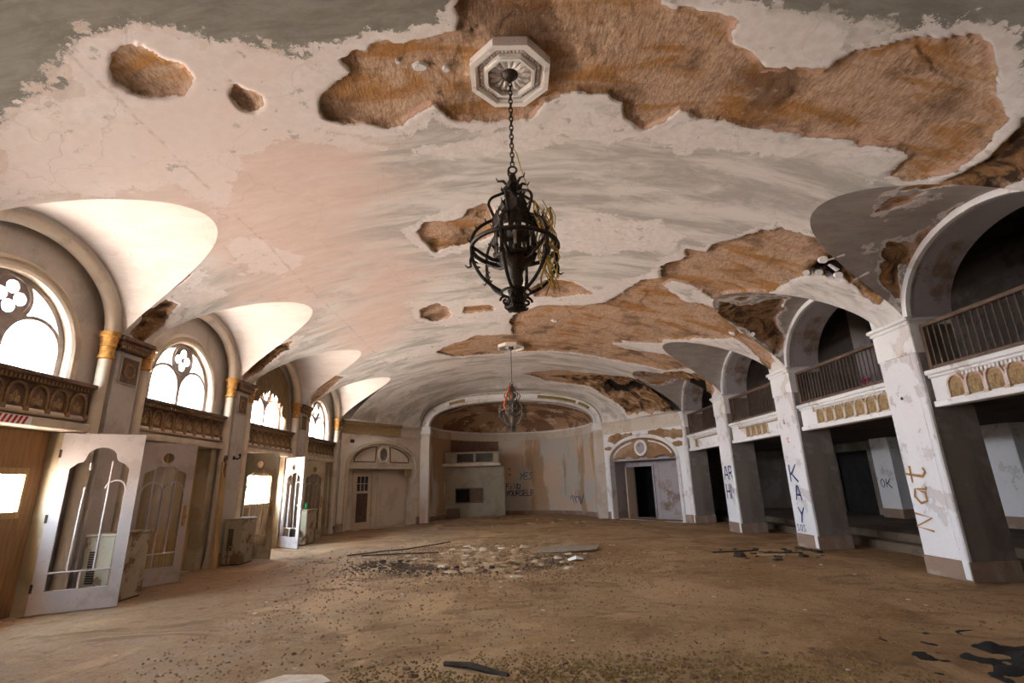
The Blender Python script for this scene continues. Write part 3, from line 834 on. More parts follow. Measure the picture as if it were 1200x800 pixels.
# door openings: lintel, jambs, boarding
def lintel(c, label):
    r = sroot('trim_%d' % (21 + int(c)), (-7.1, c, 0)); r['label'] = label
    part(r, 'lintel', MB().bbox(XW - .3, -6.96, c - DO - .12, c + DO + .12, 2.60, 2.74, .015), M['cream'])
    for s in (-1, 1):
        part(r, 'jamb', MB().bbox(XW - .3, -7.08, c + s * (DO - .02) - .10, c + s * (DO - .02) + .10, 0, 2.60, .012), M['door_yellow'])
    return r
lintel(BAYS[2], 'cream doorcase around the plywood sheet with the bright square opening')
lintel(BAYS[3], 'cream doorcase around the yellowish boarded doorway')
lintel(BAYS[4], 'cream doorcase holding two open glazed door leaves')
lintel(BAYS[5], 'cream doorcase of the last doorway beside the corner')
def ply(c, opening, label, mat):
    r = thing('plywood_sheet', label, 'board', (-7.36, c, 0))
    ol = [(c - 1.185, .0), (c + 1.185, .0), (c + 1.185, 2.605), (c - 1.185, 2.605)]      # between the jambs, under the lintel
    hl = []
    if opening:
        a0, a1, b0, b1_ = opening
        hl = [[(a0, b0), (a1, b0), (a1, b1_), (a0, b1_)]]
    part(r, 'sheet', MB().slab(lambda a_, b, d: (-7.34 - d, a_, b), ol, hl, 0, .02), mat)
    if opening:
        part(r, 'opening_frame', MB().sweep(lambda a_, b, d: (-7.34 + d, a_, b), hl[0], [(-.05, -.02), (-.05, .03), (.05, .03), (.05, -.02)], True), M['ply_yellow'])
        part(r, 'pane', MB().box(-7.35, -7.347, a0, a1, b0, b1_), M['glass'])
    return r
ply(BAYS[2], (6.2, 7.63, 1.39, 2.0), 'plywood sheet with a bright square opening filling the doorway', M['ply'])
ply(BAYS[4], (14.0, 15.5, 1.24, 2.08), 'plywood sheet with a bright opening behind two open door leaves', M['ply'])
ply(BAYS[5], None, 'plywood sheet closing the doorway beside the corner', M['ply'])
for i in (1,):
    part(WL, 'boarding', MB().box(-7.36, -7.34, BAYS[i] - DO, BAYS[i] + DO, 0, 2.66), M['ply'])
# upright boards behind the second doorway
for j in range(13):
    y0 = BAYS[3] - 1.183 + j * .182
    single('upright_board', MB().bbox(-7.37 + (j % 2) * .01, -7.345 + (j % 2) * .01, y0, y0 + .1805, .0, 2.603, .003), M['ply_yellow'],
           'yellowish upright board closing the doorway behind the glazed leaf', 'board', (-7.35, y0, 0), False, 'upright boards in the second doorway')

# glazed door leaves
DW, DH = 1.04, 2.56
def door_leaf(n, hinge, free, oculus, label, broken=False, mat='door', plate=True):
    rz = math.atan2(free[1] - hinge[1], free[0] - hinge[0])
    r = sroot('door_%d' % n, (hinge[0], hinge[1], .015)); r.rotation_euler = (0, 0, rz)
    r['label'] = label
    P = lambda a_, b, d: (a_, d, b)
    x0, x1 = .15, DW - .15
    if oculus:
        top = [(x1, 1.96)] + [(x1 - .03, 2.0), (.72, 2.06), (.66, 2.12), (.52, 2.10), (.38, 2.12), (.32, 2.06), (x0 + .03, 2.0), (x0, 1.96)]
        hl = [[(x0, .3), (x1, .3)] + top, arc(.52, 2.27, .115, 0, 2 * PI, 20)[:-1]]
    else:
        top = [(x1, 2.02)] + [(x1 - .08, 2.10), (.74, 2.13), (.72, 2.16)] + arc(.52, 2.18, .19, 0, PI, 12, .17) + [(.32, 2.16), (.30, 2.13), (x0 + .08, 2.10), (x0, 2.02)]
        hl = [[(x0, .3), (x1, .3)] + top]
    part(r, 'leaf', MB().slab(P, [(0, 0), (DW, 0), (DW, DH), (0, DH)], hl, -.022, .022), M[mat], local=True)
    def bar(p, q, w_=.017):
        part(r, 'muntin', MB().tube([(p[0], 0, p[1]), (q[0], 0, q[1])], w_, 6), M[mat], local=True)
    def curve(pts):
        part(r, 'muntin', MB().tube([(a_, 0, b) for a_, b in pts], .016, 6), M[mat], local=True)
    bar((x0, .54), (x1, .54), .016); bar((.52, .30), (.52, .54), .016)
    if broken:
        bar((.36, .54), (.38, 1.75)); bar((.67, .54), (.67, 2.08)); curve(arc(.76, 1.72, .125, 0, PI, 8, .12)); bar((.885, 1.72), (.885, .6), .006)
        bar((.40, 2.0), (.40, 2.11)); bar((.67, 2.08), (.67, 2.14))
    else:
        for a_ in (.33, .52, .71): bar((a_, .54), (a_, 1.70 if a_ == .52 else 2.06))
        curve(arc(.335, 1.62, .185, 0, PI, 10, .2)); curve(arc(.705, 1.62, .185, 0, PI, 10, .2))
        part(r, 'pane', MB().slab(P, hl[0], [], -.003, .003), M['glass'], local=True)
    if oculus:
        part(r, 'oculus_ring', MB().sweep(P, hl[1], [(-.02, -.035), (-.02, .035), (.025, .035), (.025, -.035)], True), M[mat], True, True)
    if plate:
        hp = part(r, 'handle_plate', MB().bbox(DW - .11, DW - .045, -.03, .03, 1.0, 1.38, .004), M['brass'], local=True)
        part(hp, 'knob', MB().lathe([(.005, 0), (.012, .01), (.012, .03), (.028, .04), (.03, .055), (.015, .065)], 10), M['brass'], local=True).matrix_basis = Matrix.Translation((DW - .078, -.03, 1.18)) @ Matrix.Rotation(PI / 2, 4, 'X')
    for z in (.35, 1.3, 2.25):
        part(r, 'hinge', MB().box(-.012, .02, -.028, .028, z - .06, z + .06), M['iron'], local=True)
    for sx_0 in (.09, DW - .09):
        part(r, 'corner_disc', MB().sweep(P, arc(sx_0, DH - .12, .04, 0, 2 * PI, 14)[:-1], [(-.008, .02), (-.008, .028), (.008, .028), (.008, .02)], True).sweep(P, arc(sx_0, DH - .12, .04, 0, 2 * PI, 14)[:-1], [(-.008, -.02), (-.008, -.028), (.008, -.028), (.008, -.02)], True), M[mat], local=True)
    return r
door_leaf(1, (-7.10, 7.87), (-6.24, 8.36), False, 'dirty white glazed door leaf with broken glazing bars swung open', True, plate=False)
door_leaf(2, (-7.085, 9.50), (-6.52, 10.45), True, 'off-white glazed door leaf with brass handle plate before yellowish boards')
door_leaf(3, (-7.12, 13.40), (-6.20, 13.20), True, 'yellowed glazed door leaf standing edge-on beside a rusty radiator cabinet', mat='door_yellow')
door_leaf(4, (-7.06, 15.83), (-6.41, 15.33), True, 'white glazed door leaf with ring at its top catching blue daylight', True)
door_leaf(5, (-7.12, 17.32), (-6.75, 18.29), True, 'cream glazed door leaf beside the canted corner', mat='door_yellow')

# radiator cabinets
def radiator(y0, y1, x1, h, label, pipe=True):
    c = (y0 + y1) / 2
    r = thing('radiator_cabinet', label, 'radiator', (-6.68, c, 0), 0, 'radiator cabinets in front of the pilasters')
    part(r, 'body', MB().bbox(-6.885, x1, y0, y1, .02, h - .04, .015), M['radiator'])
    part(r, 'top', MB().bbox(-6.885, x1 + .025, y0 - .025, y1 + .025, h - .04, h, .012), M['radiator'])
    part(r, 'kick_plate', MB().box(-6.885, x1 - .02, y0 + .02, y1 - .02, 0, .05), M['dark_chip'])
    for j in range(14):
        part(r, 'louver', MB().box(-6.78, -6.66, y0 - .012, y0 + .005, .32 + j * .034, .345 + j * .034), M['dark_chip'])
    part(r, 'front_panel', MB().bbox(x1 - .005, x1 + .012, y0 + .05, y1 - .05, .12, h - .12, .006), M['radiator'])
    if not pipe: return r
    pp = part(r, 'pipe', MB().tube([(-6.6, y0 - .28, .02), (-6.6, y0 - .28, .35), (-6.62, y0 - .22, .40), (-6.65, y0 + .02, .42)], .02, 8), M['brown_chip'], True)
    part(pp, 'valve', MB().lathe([(.02, 0), (.045, .01), (.045, .05), (.02, .06)], 10, (-6.6, y0 - .28, .2)), M['brown_chip'], True)
    return r
radiator(8.42, 9.22, -6.42, 1.04, 'rust-stained cream radiator cabinet behind the first open door leaf', False)
radiator(12.42, 13.05, -6.45, 1.02, 'rusty cream radiator cabinet with a pipe beside the yellowed door leaf')
radiator(16.25, 17.05, -6.45, 1.02, 'cream radiator cabinet with a green bottle on top')
single('bottle', MB().lathe([(.001, 0), (.034, .0), (.036, .02), (.036, .15), (.03, .18), (.014, .22), (.013, .26), (.017, .262), (.017, .28), (.001, .28)], 14), M['green_glass'],
       'small green bottle standing on a cream radiator cabinet', 'bottle', (-6.58, 16.42, 1.022), True, local=True)
# iron bracket on the second pilaster
r = thing('wall_bracket', 'small dark iron bracket fixed to the grey pilaster', 'bracket', (-6.932, 12.52, 2.42))
part(r, 'back_plate', MB().lathe([(.05, 0), (.05, .012), (.02, .02)], 12), M['iron'], True, True).rotation_euler = (0, PI / 2, 0)
part(r, 'hook', MB().tube([(.01, 0, 0), (.10, 0, -.03), (.15, 0, .0), (.16, 0, .06), (.13, 0, .08)], [.02, .018, .018, .02, .03], 8), M['iron'], True, True)
# leaning yellow plank with carved head
r = thing('leaning_plank', 'yellowish leaning plank with a carved dark scroll at its top', 'plank', (-6.95, 11.98, 0))
part(r, 'plank', MB().add([(-6.80, 11.9, -.01), (-6.80, 12.1, -.01), (-6.77, 12.1, -.01), (-6.77, 11.9, -.01), (-6.91, 11.98, 2.3), (-6.91, 12.18, 2.3), (-6.88, 12.18, 2.3), (-6.88, 11.98, 2.3)], [(0, 3, 2, 1), (4, 5, 6, 7), (0, 1, 5, 4), (1, 2, 6, 5), (2, 3, 7, 6), (3, 0, 4, 7)]), M['ply_yellow'])
part(r, 'scroll', MB().tube([(-6.88, 12.08 + .07 * math.cos(v) * (1 - v / 9), 2.36 + .10 * math.sin(v) * (1 - v / 9)) for v in np.linspace(0, 7.5, 26)], .022, 6).tube([(-6.88, 12.1, 2.28), (-6.88, 12.06, 2.1), (-6.86, 12.12, 1.95)], [.03, .04, .01], 6), M['frieze'], True)
# yellowed curtain strip at the second doorway
def drape_mesh(x, y0, y1, z0f, z1, folds, amp, nz=12):
    mb = MB(); ny = folds * 6; vs = []; fs = []
    for i in range(ny + 1):
        u = i / ny; y = y0 + (y1 - y0) * u; zb = z0f(u)
        for j in range(nz + 1):
            v = j / nz
            vs.append((x + amp * math.sin(u * folds * 2 * PI) * (1 - .5 * v), y + .02 * math.sin(v * 5 + u * 9), zb + (z1 - zb) * v))
    for i in range(ny):
        for j in range(nz):
            a_ = i * (nz + 1) + j; fs.append((a_, a_ + 1, a_ + nz + 2, a_ + nz + 1))
    return mb.add(vs, fs)
single('curtain_strip', drape_mesh(-7.03, 9.26, 9.44, lambda u: .1 + .1 * u, 2.605, 3, .025), M['ply_yellow'], 'narrow yellowed curtain strip beside the boarded doorway', 'curtain', (-7.02, 9.35, .1), True)
c = BAYS[4]
def ragged(u):
    z = SPR + 1.0 * math.sqrt(max(0, 1 - ((u - .5) * 2 * .98) ** 2))
    return z - .28 - .75 * max(0, u - .45) - .22 * random.random()
def arched_drape():
    mb = MB(); vs = []; fs = []; n = 70; nz = 8
    for i in range(n + 1):
        u = i / n; y = c - 1.2 + 2.4 * u
        zt = HC + 1.02 * math.sqrt(max(0, 1 - ((y - c) / 1.36) ** 2)); zb = min(zt - .1, ragged(u))
        if u > .8: zb = min(zb, 3.75 + random.random() * .15)
        zb = max(zb, 3.43 + .08 * random.random())
        for j in range(nz + 1):
            v = j / nz; vs.append((-7.10 - .095 * max(0, (v - .55) / .45) + .025 * math.sin(u * 85) * (1 - v), y, zb + (zt - zb) * v))
    for i in range(n):
        for j in range(nz):
            a_ = i * (nz + 1) + j; fs.append((a_, a_ + 1, a_ + nz + 2, a_ + nz + 1))
    return mb.add(vs, fs)
single('ragged_drape', arched_drape(), M['drape'], 'ragged brown drape hanging over the top of an arched window', 'curtain', (-7.12, c, 4.0), True)
# striped tape on the first lintel
r = thing('striped_sign', 'pale strip with slanting red stripes fixed on the cream lintel', 'sign', (-6.95, 7.0, 2.67))
part(r, 'strip', MB().box(-6.963, -6.95, 6.5, 7.12, 2.61, 2.73), M['paper'])
for j in range(7):
    y = 6.52 + j * .075
    part(r, 'stripe', MB().add([(-6.948, y, 2.615), (-6.948, y + .04, 2.615), (-6.948, y + .09, 2.725), (-6.948, y + .05, 2.725)], [(0, 1, 2, 3)]), M['paint_red'])

# ------------------------------------------------------------------ colonnade on the gallery side
CD = .78
def ribbon(strokes, P, wdt, off=.004):
    # brush strokes as thin flat ribbons on a surface; strokes are lists of (a, b)
    mb = MB()
    for st in strokes:
        pts = [Vector((a_, b, 0)) for a_, b in st]
        n = len(pts); L = []; R_ = []
        for i, p in enumerate(pts):
            t = (pts[min(i + 1, n - 1)] - pts[max(i - 1, 0)]).normalized(); q = Vector((-t.y, t.x, 0))
            ww = wdt * (.7 + .5 * ((i * 37 % 10) / 10))
            L.append(p + q * ww / 2); R_.append(p - q * ww / 2)
        vs = [P(v.x, v.y, off) for v in L] + [P(v.x, v.y, off) for v in R_]
        mb.add(vs, [(i, i + 1, n + i + 1, n + i) for i in range(n - 1)])
    return mb
FONT = {   # stroke letters in a unit box
 'K': [[(0, 0), (.02, 1)], [(.75, 1), (.3, .55), (.05, .42)], [(.15, .5), (.5, .2), (.8, -.02)]],
 'A': [[(0, 0), (.3, 1), (.42, 1), (.72, 0)], [(.1, .38), (.62, .36)]],
 'Y': [[(0, 1), (.36, .5)], [(.75, 1), (.36, .5), (.2, -.05)]],
 'R': [[(0, 0), (.02, 1), (.5, .95), (.58, .72), (.4, .52), (.05, .5)], [(.25, .5), (.65, 0)]],
 'M': [[(0, 0), (.05, 1), (.35, .45), (.68, 1), (.75, 0)]],
 'H': [[(0, 0), (.02, 1)], [(.02, .5), (.5, .5)], [(.52, 1), (.54, 0)]],
 'E': [[(.6, 1), (0, .96), (.02, .02), (.62, 0)], [(.02, .5), (.5, .52)]],
 'S': [[(.6, .9), (.3, 1), (.05, .8), (.3, .52), (.58, .3), (.35, .02), (0, .1)]],
 'F': [[(0, 0), (.05, 1), (.6, 1)], [(.03, .52), (.45, .54)]],
 'I': [[(.2, 0), (.22, 1)]], 'i': [[(.2, 0), (.22, .6)], [(.21, .82), (.25, .88)]],
 'N': [[(0, 0), (.05, 1), (.6, .02), (.66, 1)]],
 'D': [[(0, 0), (.04, 1), (.5, .8), (.6, .4), (.4, .05), (0, 0)]],
 'O': [[(.3, 1), (.03, .7), (.05, .25), (.3, 0), (.58, .25), (.6, .7), (.3, 1)]],
 'U': [[(0, 1), (.05, .2), (.3, 0), (.55, .25), (.6, 1)]],
 'L': [[(.03, 1), (0, .02), (.55, 0)]],
 't': [[(.3, 1), (.28, .15), (.45, 0), (.6, .1)], [(0, .66), (.62, .7)]],
 'a': [[(.55, .55), (.25, .62), (.02, .35), (.15, .05), (.45, .1), (.55, .5), (.58, .05), (.68, 0)]],
 'f': [[(.55, .95), (.3, .9), (.25, -.15)], [(.02, .5), (.5, .52)]],
 'n': [[(0, 0), (.03, .6), (.05, .4), (.3, .6), (.48, .45), (.5, 0)]], 'd': [[(.5, .5), (.2, .6), (.02, .3), (.2, .02), (.48, .15), (.52, 1), (.54, 0)]],
 'o': [[(.25, .6), (.02, .35), (.2, .02), (.48, .2), (.45, .5), (.25, .6)]], 'u': [[(0, .6), (.05, .1), (.3, .02), (.45, .3), (.48, .6), (.5, 0)]],
 'r': [[(0, 0), (.03, .6), (.05, .38), (.3, .6), (.4, .55)]], 's': [[(.4, .52), (.2, .6), (.05, .45), (.35, .22), (.2, 0), (0, .08)]],
 'e': [[(.02, .3), (.45, .34), (.3, .6), (.05, .45), (.05, .12), (.3, 0), (.48, .1)]], 'l': [[(.1, 1), (.08, 0)]], '-': [[(.02, .5), (.5, .5)]],
}
def word(txt, a, b, h, adv=.8, slant=0.0):
    out = []
    for ch in txt:
        for st in FONT.get(ch, []):
            out.append([(a + (p + slant * q) * h, b + q * h) for p, q in st])
        a += h * adv
    return out
COLS = []
def make_column(y, label):
    r = thing('column', label, 'column', (W + CD / 2, y + .435, 0), 0, 'columns along the gallery')
    x1 = W + CD
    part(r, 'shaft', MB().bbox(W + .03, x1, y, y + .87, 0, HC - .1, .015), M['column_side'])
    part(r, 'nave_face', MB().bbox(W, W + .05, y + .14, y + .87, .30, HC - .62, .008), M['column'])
    part(r, 'corner_bead', MB().bbox(W - .022, W + .06, y - .008, y + .125, .02, HC - .62, .02), M['column'])
    part(r, 'necking', MB().bbox(W - .02, W + .3, y - .02, y + .89, HC - .64, HC - .12, .015), M['white'])
    part(r, 'capital', MB().bbox(W - .05, x1, y - .04, y + .91, HC - .14, HC - .07, .015).bbox(W - .09, x1, y - .07, y + .94, HC - .07, HC, .018), M['white'])
    part(r, 'plinth', MB().bbox(W - .012, x1 + .02, y - .012, y + .882, 0, .30, .01), M['column_base'])
    return r
M['gallery_floor'] = peel('gallery_floor_dirt', (.16, .115, .08), (.12, .085, .06), (.07, .05, .035), streak=False)
M['column_base'] = peel('column_base_brown', (.30, .205, .15), (.40, .31, .25), (.17, .105, .07), t=(.5, .6), ts=(.55, .7))
CLAB = {0: 'peeling white column with the ochre scrawl reading Nat', 1: 'peeling white column with dark letters KAY down its face',
        2: 'peeling white column with two dark scrawled letter rows', 3: 'stained white column with small orange marks at the canted corner', -1: 'peeling white column next along from the ochre-scrawled one'}
for q in (-1, 0, 1, 2, 3):
    y = 8.30 + BAY * q
    COLS.append(make_column(y, CLAB[q]))
PR = lambda a_, b, d: (W - d, a_, b)         # faces of the columns; a runs along the room
PRm = lambda y0: (lambda a_, b, d: (W - d, y0 - a_, b))
yk = 8.30 + BAY
gk = ribbon(word('K', 0, 1.52, .41), PRm(yk + .70), .055, .012)
for ch, zz in (('A', 1.08), ('Y', .58)): 
    g2 = ribbon(word(ch, 0.02, zz, .34), PRm(yk + .62), .055, .012); gk.add(g2.v, g2.f)
part(COLS[2], 'graffiti', gk, M['paint_navy'])
part(COLS[2], 'graffiti', ribbon(word('SOS', 0, .36, .15, .9), PRm(yk + .78), .022, .012), M['paint_navy'])
part(COLS[2], 'graffiti', ribbon([[(.12, 2.95), (.16, 3.05), (.20, 2.93), (.13, 2.97)]], PRm(yk + .72), .03, .012), M['dark_chip'])
part(COLS[2], 'graffiti', ribbon([[(.2, 2.56), (.3, 2.6), (.24, 2.5), (.32, 2.46)]], PRm(yk + .78), .03, .012), M['paint_orange'])
ya = 8.30 + 2 * BAY
part(COLS[3], 'graffiti', ribbon(word('AR', .0, 1.59, .42, .86) + word('HM', .02, 1.0, .46, .72), PRm(ya + .72), .06, .012), M['paint_navy'])
yn = 8.30
def rot(strokes, ang, ox, oy):
    ca, sa = math.cos(ang), math.sin(ang)
    return [[(ox + p * ca - q * sa, oy + p * sa + q * ca) for p, q in st] for st in strokes]
nat = word('N', 0, 0, .36) + word('a', .42, .03, .44) + word('t', .76, .0, .46)
part(COLS[1], 'graffiti', ribbon(rot(nat, math.radians(84), .36, .70), PRm(yn + .87), .05, .012), M['paint_ochre'])
part(COLS[1], 'bolt_hole', ribbon([[(.32, 2.93), (.37, 2.95)]], PRm(yn + .87), .06, .012), M['dark_chip'])
part(COLS[4], 'graffiti', ribbon([[(.3, 1.35), (.4, 1.5), (.36, 1.3)], [(.38, .95), (.46, 1.12), (.42, .9)], [(.35, 1.75), (.4, 1.8)]], PRm(8.3 + 3 * BAY + .87), .06, .012), M['paint_orange'])

# arches over the gallery openings
for q, c in enumerate(BAYS):
    hw = 1.52
    t = sroot('trim_%d' % (q + 11), (W, c, HC))
    ol = arc(c, HC, HW, 0, PI, 40, RISE); il = arc(c, HC, hw, 0, PI, 40, 1.20)
    part(t, 'arch_face', MB().sweep(lambda a_, b, d: (W - d, a_, b), il, [(.14, -.12), (.14, .0), (.10, .03), (.0, .03), (.0, -.12)]), M['white'], True)
    mb = MB(); vs = []; n = len(il)
    for a_, b in il: vs += [(W + .05, a_, b), (W + CD, a_, b)]
    mb.add(vs, [(2 * i, 2 * i + 1, 2 * i + 3, 2 * i + 2) for i in range(n - 1)])
    vs = []
    for (a_, b), (a2, b2) in zip(il, ol): vs += [(W + CD, a_, b), (W + CD, a_, 6.4)]
    mb.add(vs, [(2 * i, 2 * i + 1, 2 * i + 3, 2 * i + 2) for i in range(n - 1)])
    part(t, 'soffit', mb, M['soffit'], True)
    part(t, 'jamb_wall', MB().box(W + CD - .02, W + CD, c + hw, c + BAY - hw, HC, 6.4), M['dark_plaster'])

# balcony fronts
M['arch_tan'] = simple('tan_gilt_arch', (.50, .37, .22), (.66, .60, .53), 10, .85, bump=.4)
M['arch_pink'] = simple('pink_edged_arch', (.52, .30, .25), (.70, .62, .58), 10, .85, bump=.4)
rg, lg, bgk = arch_relief(.34, .36, .03, None)
mg_ring = rg.mesh('gilt_arch', M['arch_tan']); mg_pink = rg.mesh('gilt_arch', M['arch_pink']); mg_leaf = lg.mesh('leaf_motif', M['gilt_dull']); mg_corb = bgk.mesh('corbel', M['arch_tan'])
mg_nich = MB().add([(.006, a_, b) for a_, b in [(.145, 0), (.145, .16)] + arc(0, .16, .145, 0, PI, 10, .17)[1:-1] + [(-.145, .16), (-.145, 0)]], [tuple(range(13))]).mesh('niche', M['gilt_dull'])
me_dent = MB().box(-.015, .025, 0, .035, 0, .055).mesh('dentil', M['white'])
def make_front(q, c, keep, label, rlabel):
    r = thing('balcony_parapet', label, 'balcony', (W + .1, c, 2.7), 0, 'balcony fronts between the columns')
    y0, y1 = c - 1.455, c + 1.56
    part(r, 'fascia', MB().bbox(W + .12, W + .3, y0, y1, 2.72, 3.25, .008), M['white'])
    part(r, 'lower_band', MB().bbox(W + .07, W + .3, y0, y1, 2.70, 2.80, .012), M['white'])
    part(r, 'upper_moulding', MB().bbox(W + .08, W + .3, y0, y1, 3.19, 3.24, .01).bbox(W + .03, W + .32, y0, y1, 3.24, 3.32, .015), M['white'])
    for j in range(34): link('dentil', me_dent, r, (0, y0 - c + .2 + j * .065, .43))
    part(r, 'gilt_band', MB().box(W + .113, W + .121, y0 + .15, y0 + 2.5, 3.09, 3.185), M['band_tan'])
    for j in keep:
        o = link('gilt_arch', mg_pink if q <= 2 else mg_ring, r, (.02, -1.455 + .235 + j * .33, .12)); o.rotation_euler = (0, 0, PI)
        link('niche', mg_nich, o); link('leaf_motif', mg_leaf, o); link('corbel', mg_corb, o)
    # railing
    g_ = thing('balcony_railing', rlabel, 'railing', (W + .18, c, 3.32), 0, 'railings of the gallery balcony')
    part(g_, 'top_rail', MB().bbox(W + .13, W + .23, y0 + .02, y1 - .02, 4.08, 4.15, .012), M['rail'])
    part(g_, 'bottom_rail', MB().box(W + .15, W + .21, y0 + .02, y1 - .02, 3.35, 3.40), M['rail'])
    for y in (y0 + .05, y1 - .05): part(g_, 'end_post', MB().box(W + .14, W + .22, y - .035, y + .035, 3.32, 4.08), M['rail'])
    me = MB().tube([(0, 0, .08), (0, 0, .76)], .012, 6).mesh('baluster', M['rail'])
    for j in range(24): link('baluster', me, g_, (0, y0 - c + .14 + j * .119, 0))
M['band_tan'] = simple('bare_tan_band', (.45, .31, .20), (.36, .23, .14), 12, .9)
FR = [('balcony front behind the viewer', 'railing behind the viewer')] * 2 + [
 ('white balcony front with pink-edged gilded arches beyond the Nat column', 'dark railing above the balcony front with pink-edged arches'),
 ('white balcony front with seven gilded arches between the Nat and KAY columns', 'brown railing with a pink arrow visible behind it'),
 ('white balcony front with a short run of gilded arches between scrawled columns', 'brown railing above the short run of gilded arches'),
 ('plain white balcony front with one broken gilded arch by the corner', 'short dark railing beside the canted corner')]
for q, c in enumerate(BAYS):
    if q == 0: continue
    lb = FR[q] if q > 1 else ('white balcony front with gilded arches above the dark side hall', 'dark railing of the balcony bay past the ochre-scrawled column')
    keep = {1: range(8), 2: range(8), 3: range(7), 4: range(2, 6), 5: (6,)}[q]
    make_front(q, c, keep, *lb)
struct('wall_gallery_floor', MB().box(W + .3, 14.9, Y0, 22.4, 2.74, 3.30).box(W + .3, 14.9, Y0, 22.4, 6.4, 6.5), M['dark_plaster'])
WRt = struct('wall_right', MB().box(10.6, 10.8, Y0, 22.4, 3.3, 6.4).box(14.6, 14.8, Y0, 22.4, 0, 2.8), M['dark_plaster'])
part(WRt, 'end_wall', MB().box(W + .02, 14.9, 22.4, 22.6, -.1, 6.4), M['column_side'])
part(WRt, 'pier_front', MB().box(W, W + CD, Y0, PIERS[0] + .66, 0, HC).box(W, W + CD, PIERS[1] - .1, PIERS[1] + .76, 0, HC), M['column'])
# raised walk with two steps and the row of inner pillars
struct('floor_gallery', MB().bbox(8.65, 14.9, Y0, 22.4, -.1, .35, .015).bbox(8.3, 8.66, Y0, 22.4, -.1, .18, .015), M['gallery_floor'])
GP = []
glab = ['pale pillar in the side hall beyond the Nat column', 'pale pillar in the side hall marked OK', 'pale pillar deep in the side hall behind the KAY column', 'pale pillar in the side hall near its end wall']
for j, y in enumerate((11.6, 15.5, 19.4)):
    r = thing('hall_pillar', glab[j], 'pillar', (11.8, y + .4, .35), 0, 'inner pillars of the side hall')
    part(r, 'shaft', MB().bbox(11.5, 12.1, y, y + .8, .35, 2.74, .01), M['column'])
    part(r, 'base', MB().bbox(11.48, 12.12, y - .02, y + .82, .35, .62, .01), M['column_base'])
    GP.append(r)
part(GP[1], 'graffiti', ribbon(word('OK', 0, 1.24, .26, .9), lambda a_, b, d: (11.5 - d, 16.15 - a_, b), .035, .006), M['navy_dark'] if 'navy_dark' in M else M['paint_navy'])
# partition with dark doorways between the pillars
hl = [[(9.0, .35), (11.3, .35), (11.3, 2.45), (9.0, 2.45)], [(13.1, .35), (15.2, .35), (15.2, 2.45), (13.1, 2.45)], [(17.2, .35), (19.0, .35), (19.0, 2.45), (17.2, 2.45)]]
part(WRt, 'partition', MB().slab(lambda a_, b, d: (12.0 + d, a_, b), [(Y0, .3), (22.4, .3), (22.4, 2.76), (Y0, 2.76)], hl, 0, .12), M['column_side'])
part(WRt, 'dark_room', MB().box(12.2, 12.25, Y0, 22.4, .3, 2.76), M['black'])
# upper gallery pier with the pink arrow
r = thing('gallery_pier', 'grey upper gallery pier sprayed with a pink arrow', 'pillar', (9.8, 13.2, 3.3))
part(r, 'shaft', MB().bbox(9.6, 10.0, 12.75, 13.45, 3.3, 6.4, .01), M['soffit'])
part(r, 'graffiti', ribbon([[(0, .1), (.18, .12), (.36, .1)], [(.1, .24), (0, .1), (.12, -.02)], [(.02, .2), (.1, .0)]], lambda a_, b, d: (9.6 - d, 13.38 - a_, 4.0 + b), .09, .006), M['paint_pink'])

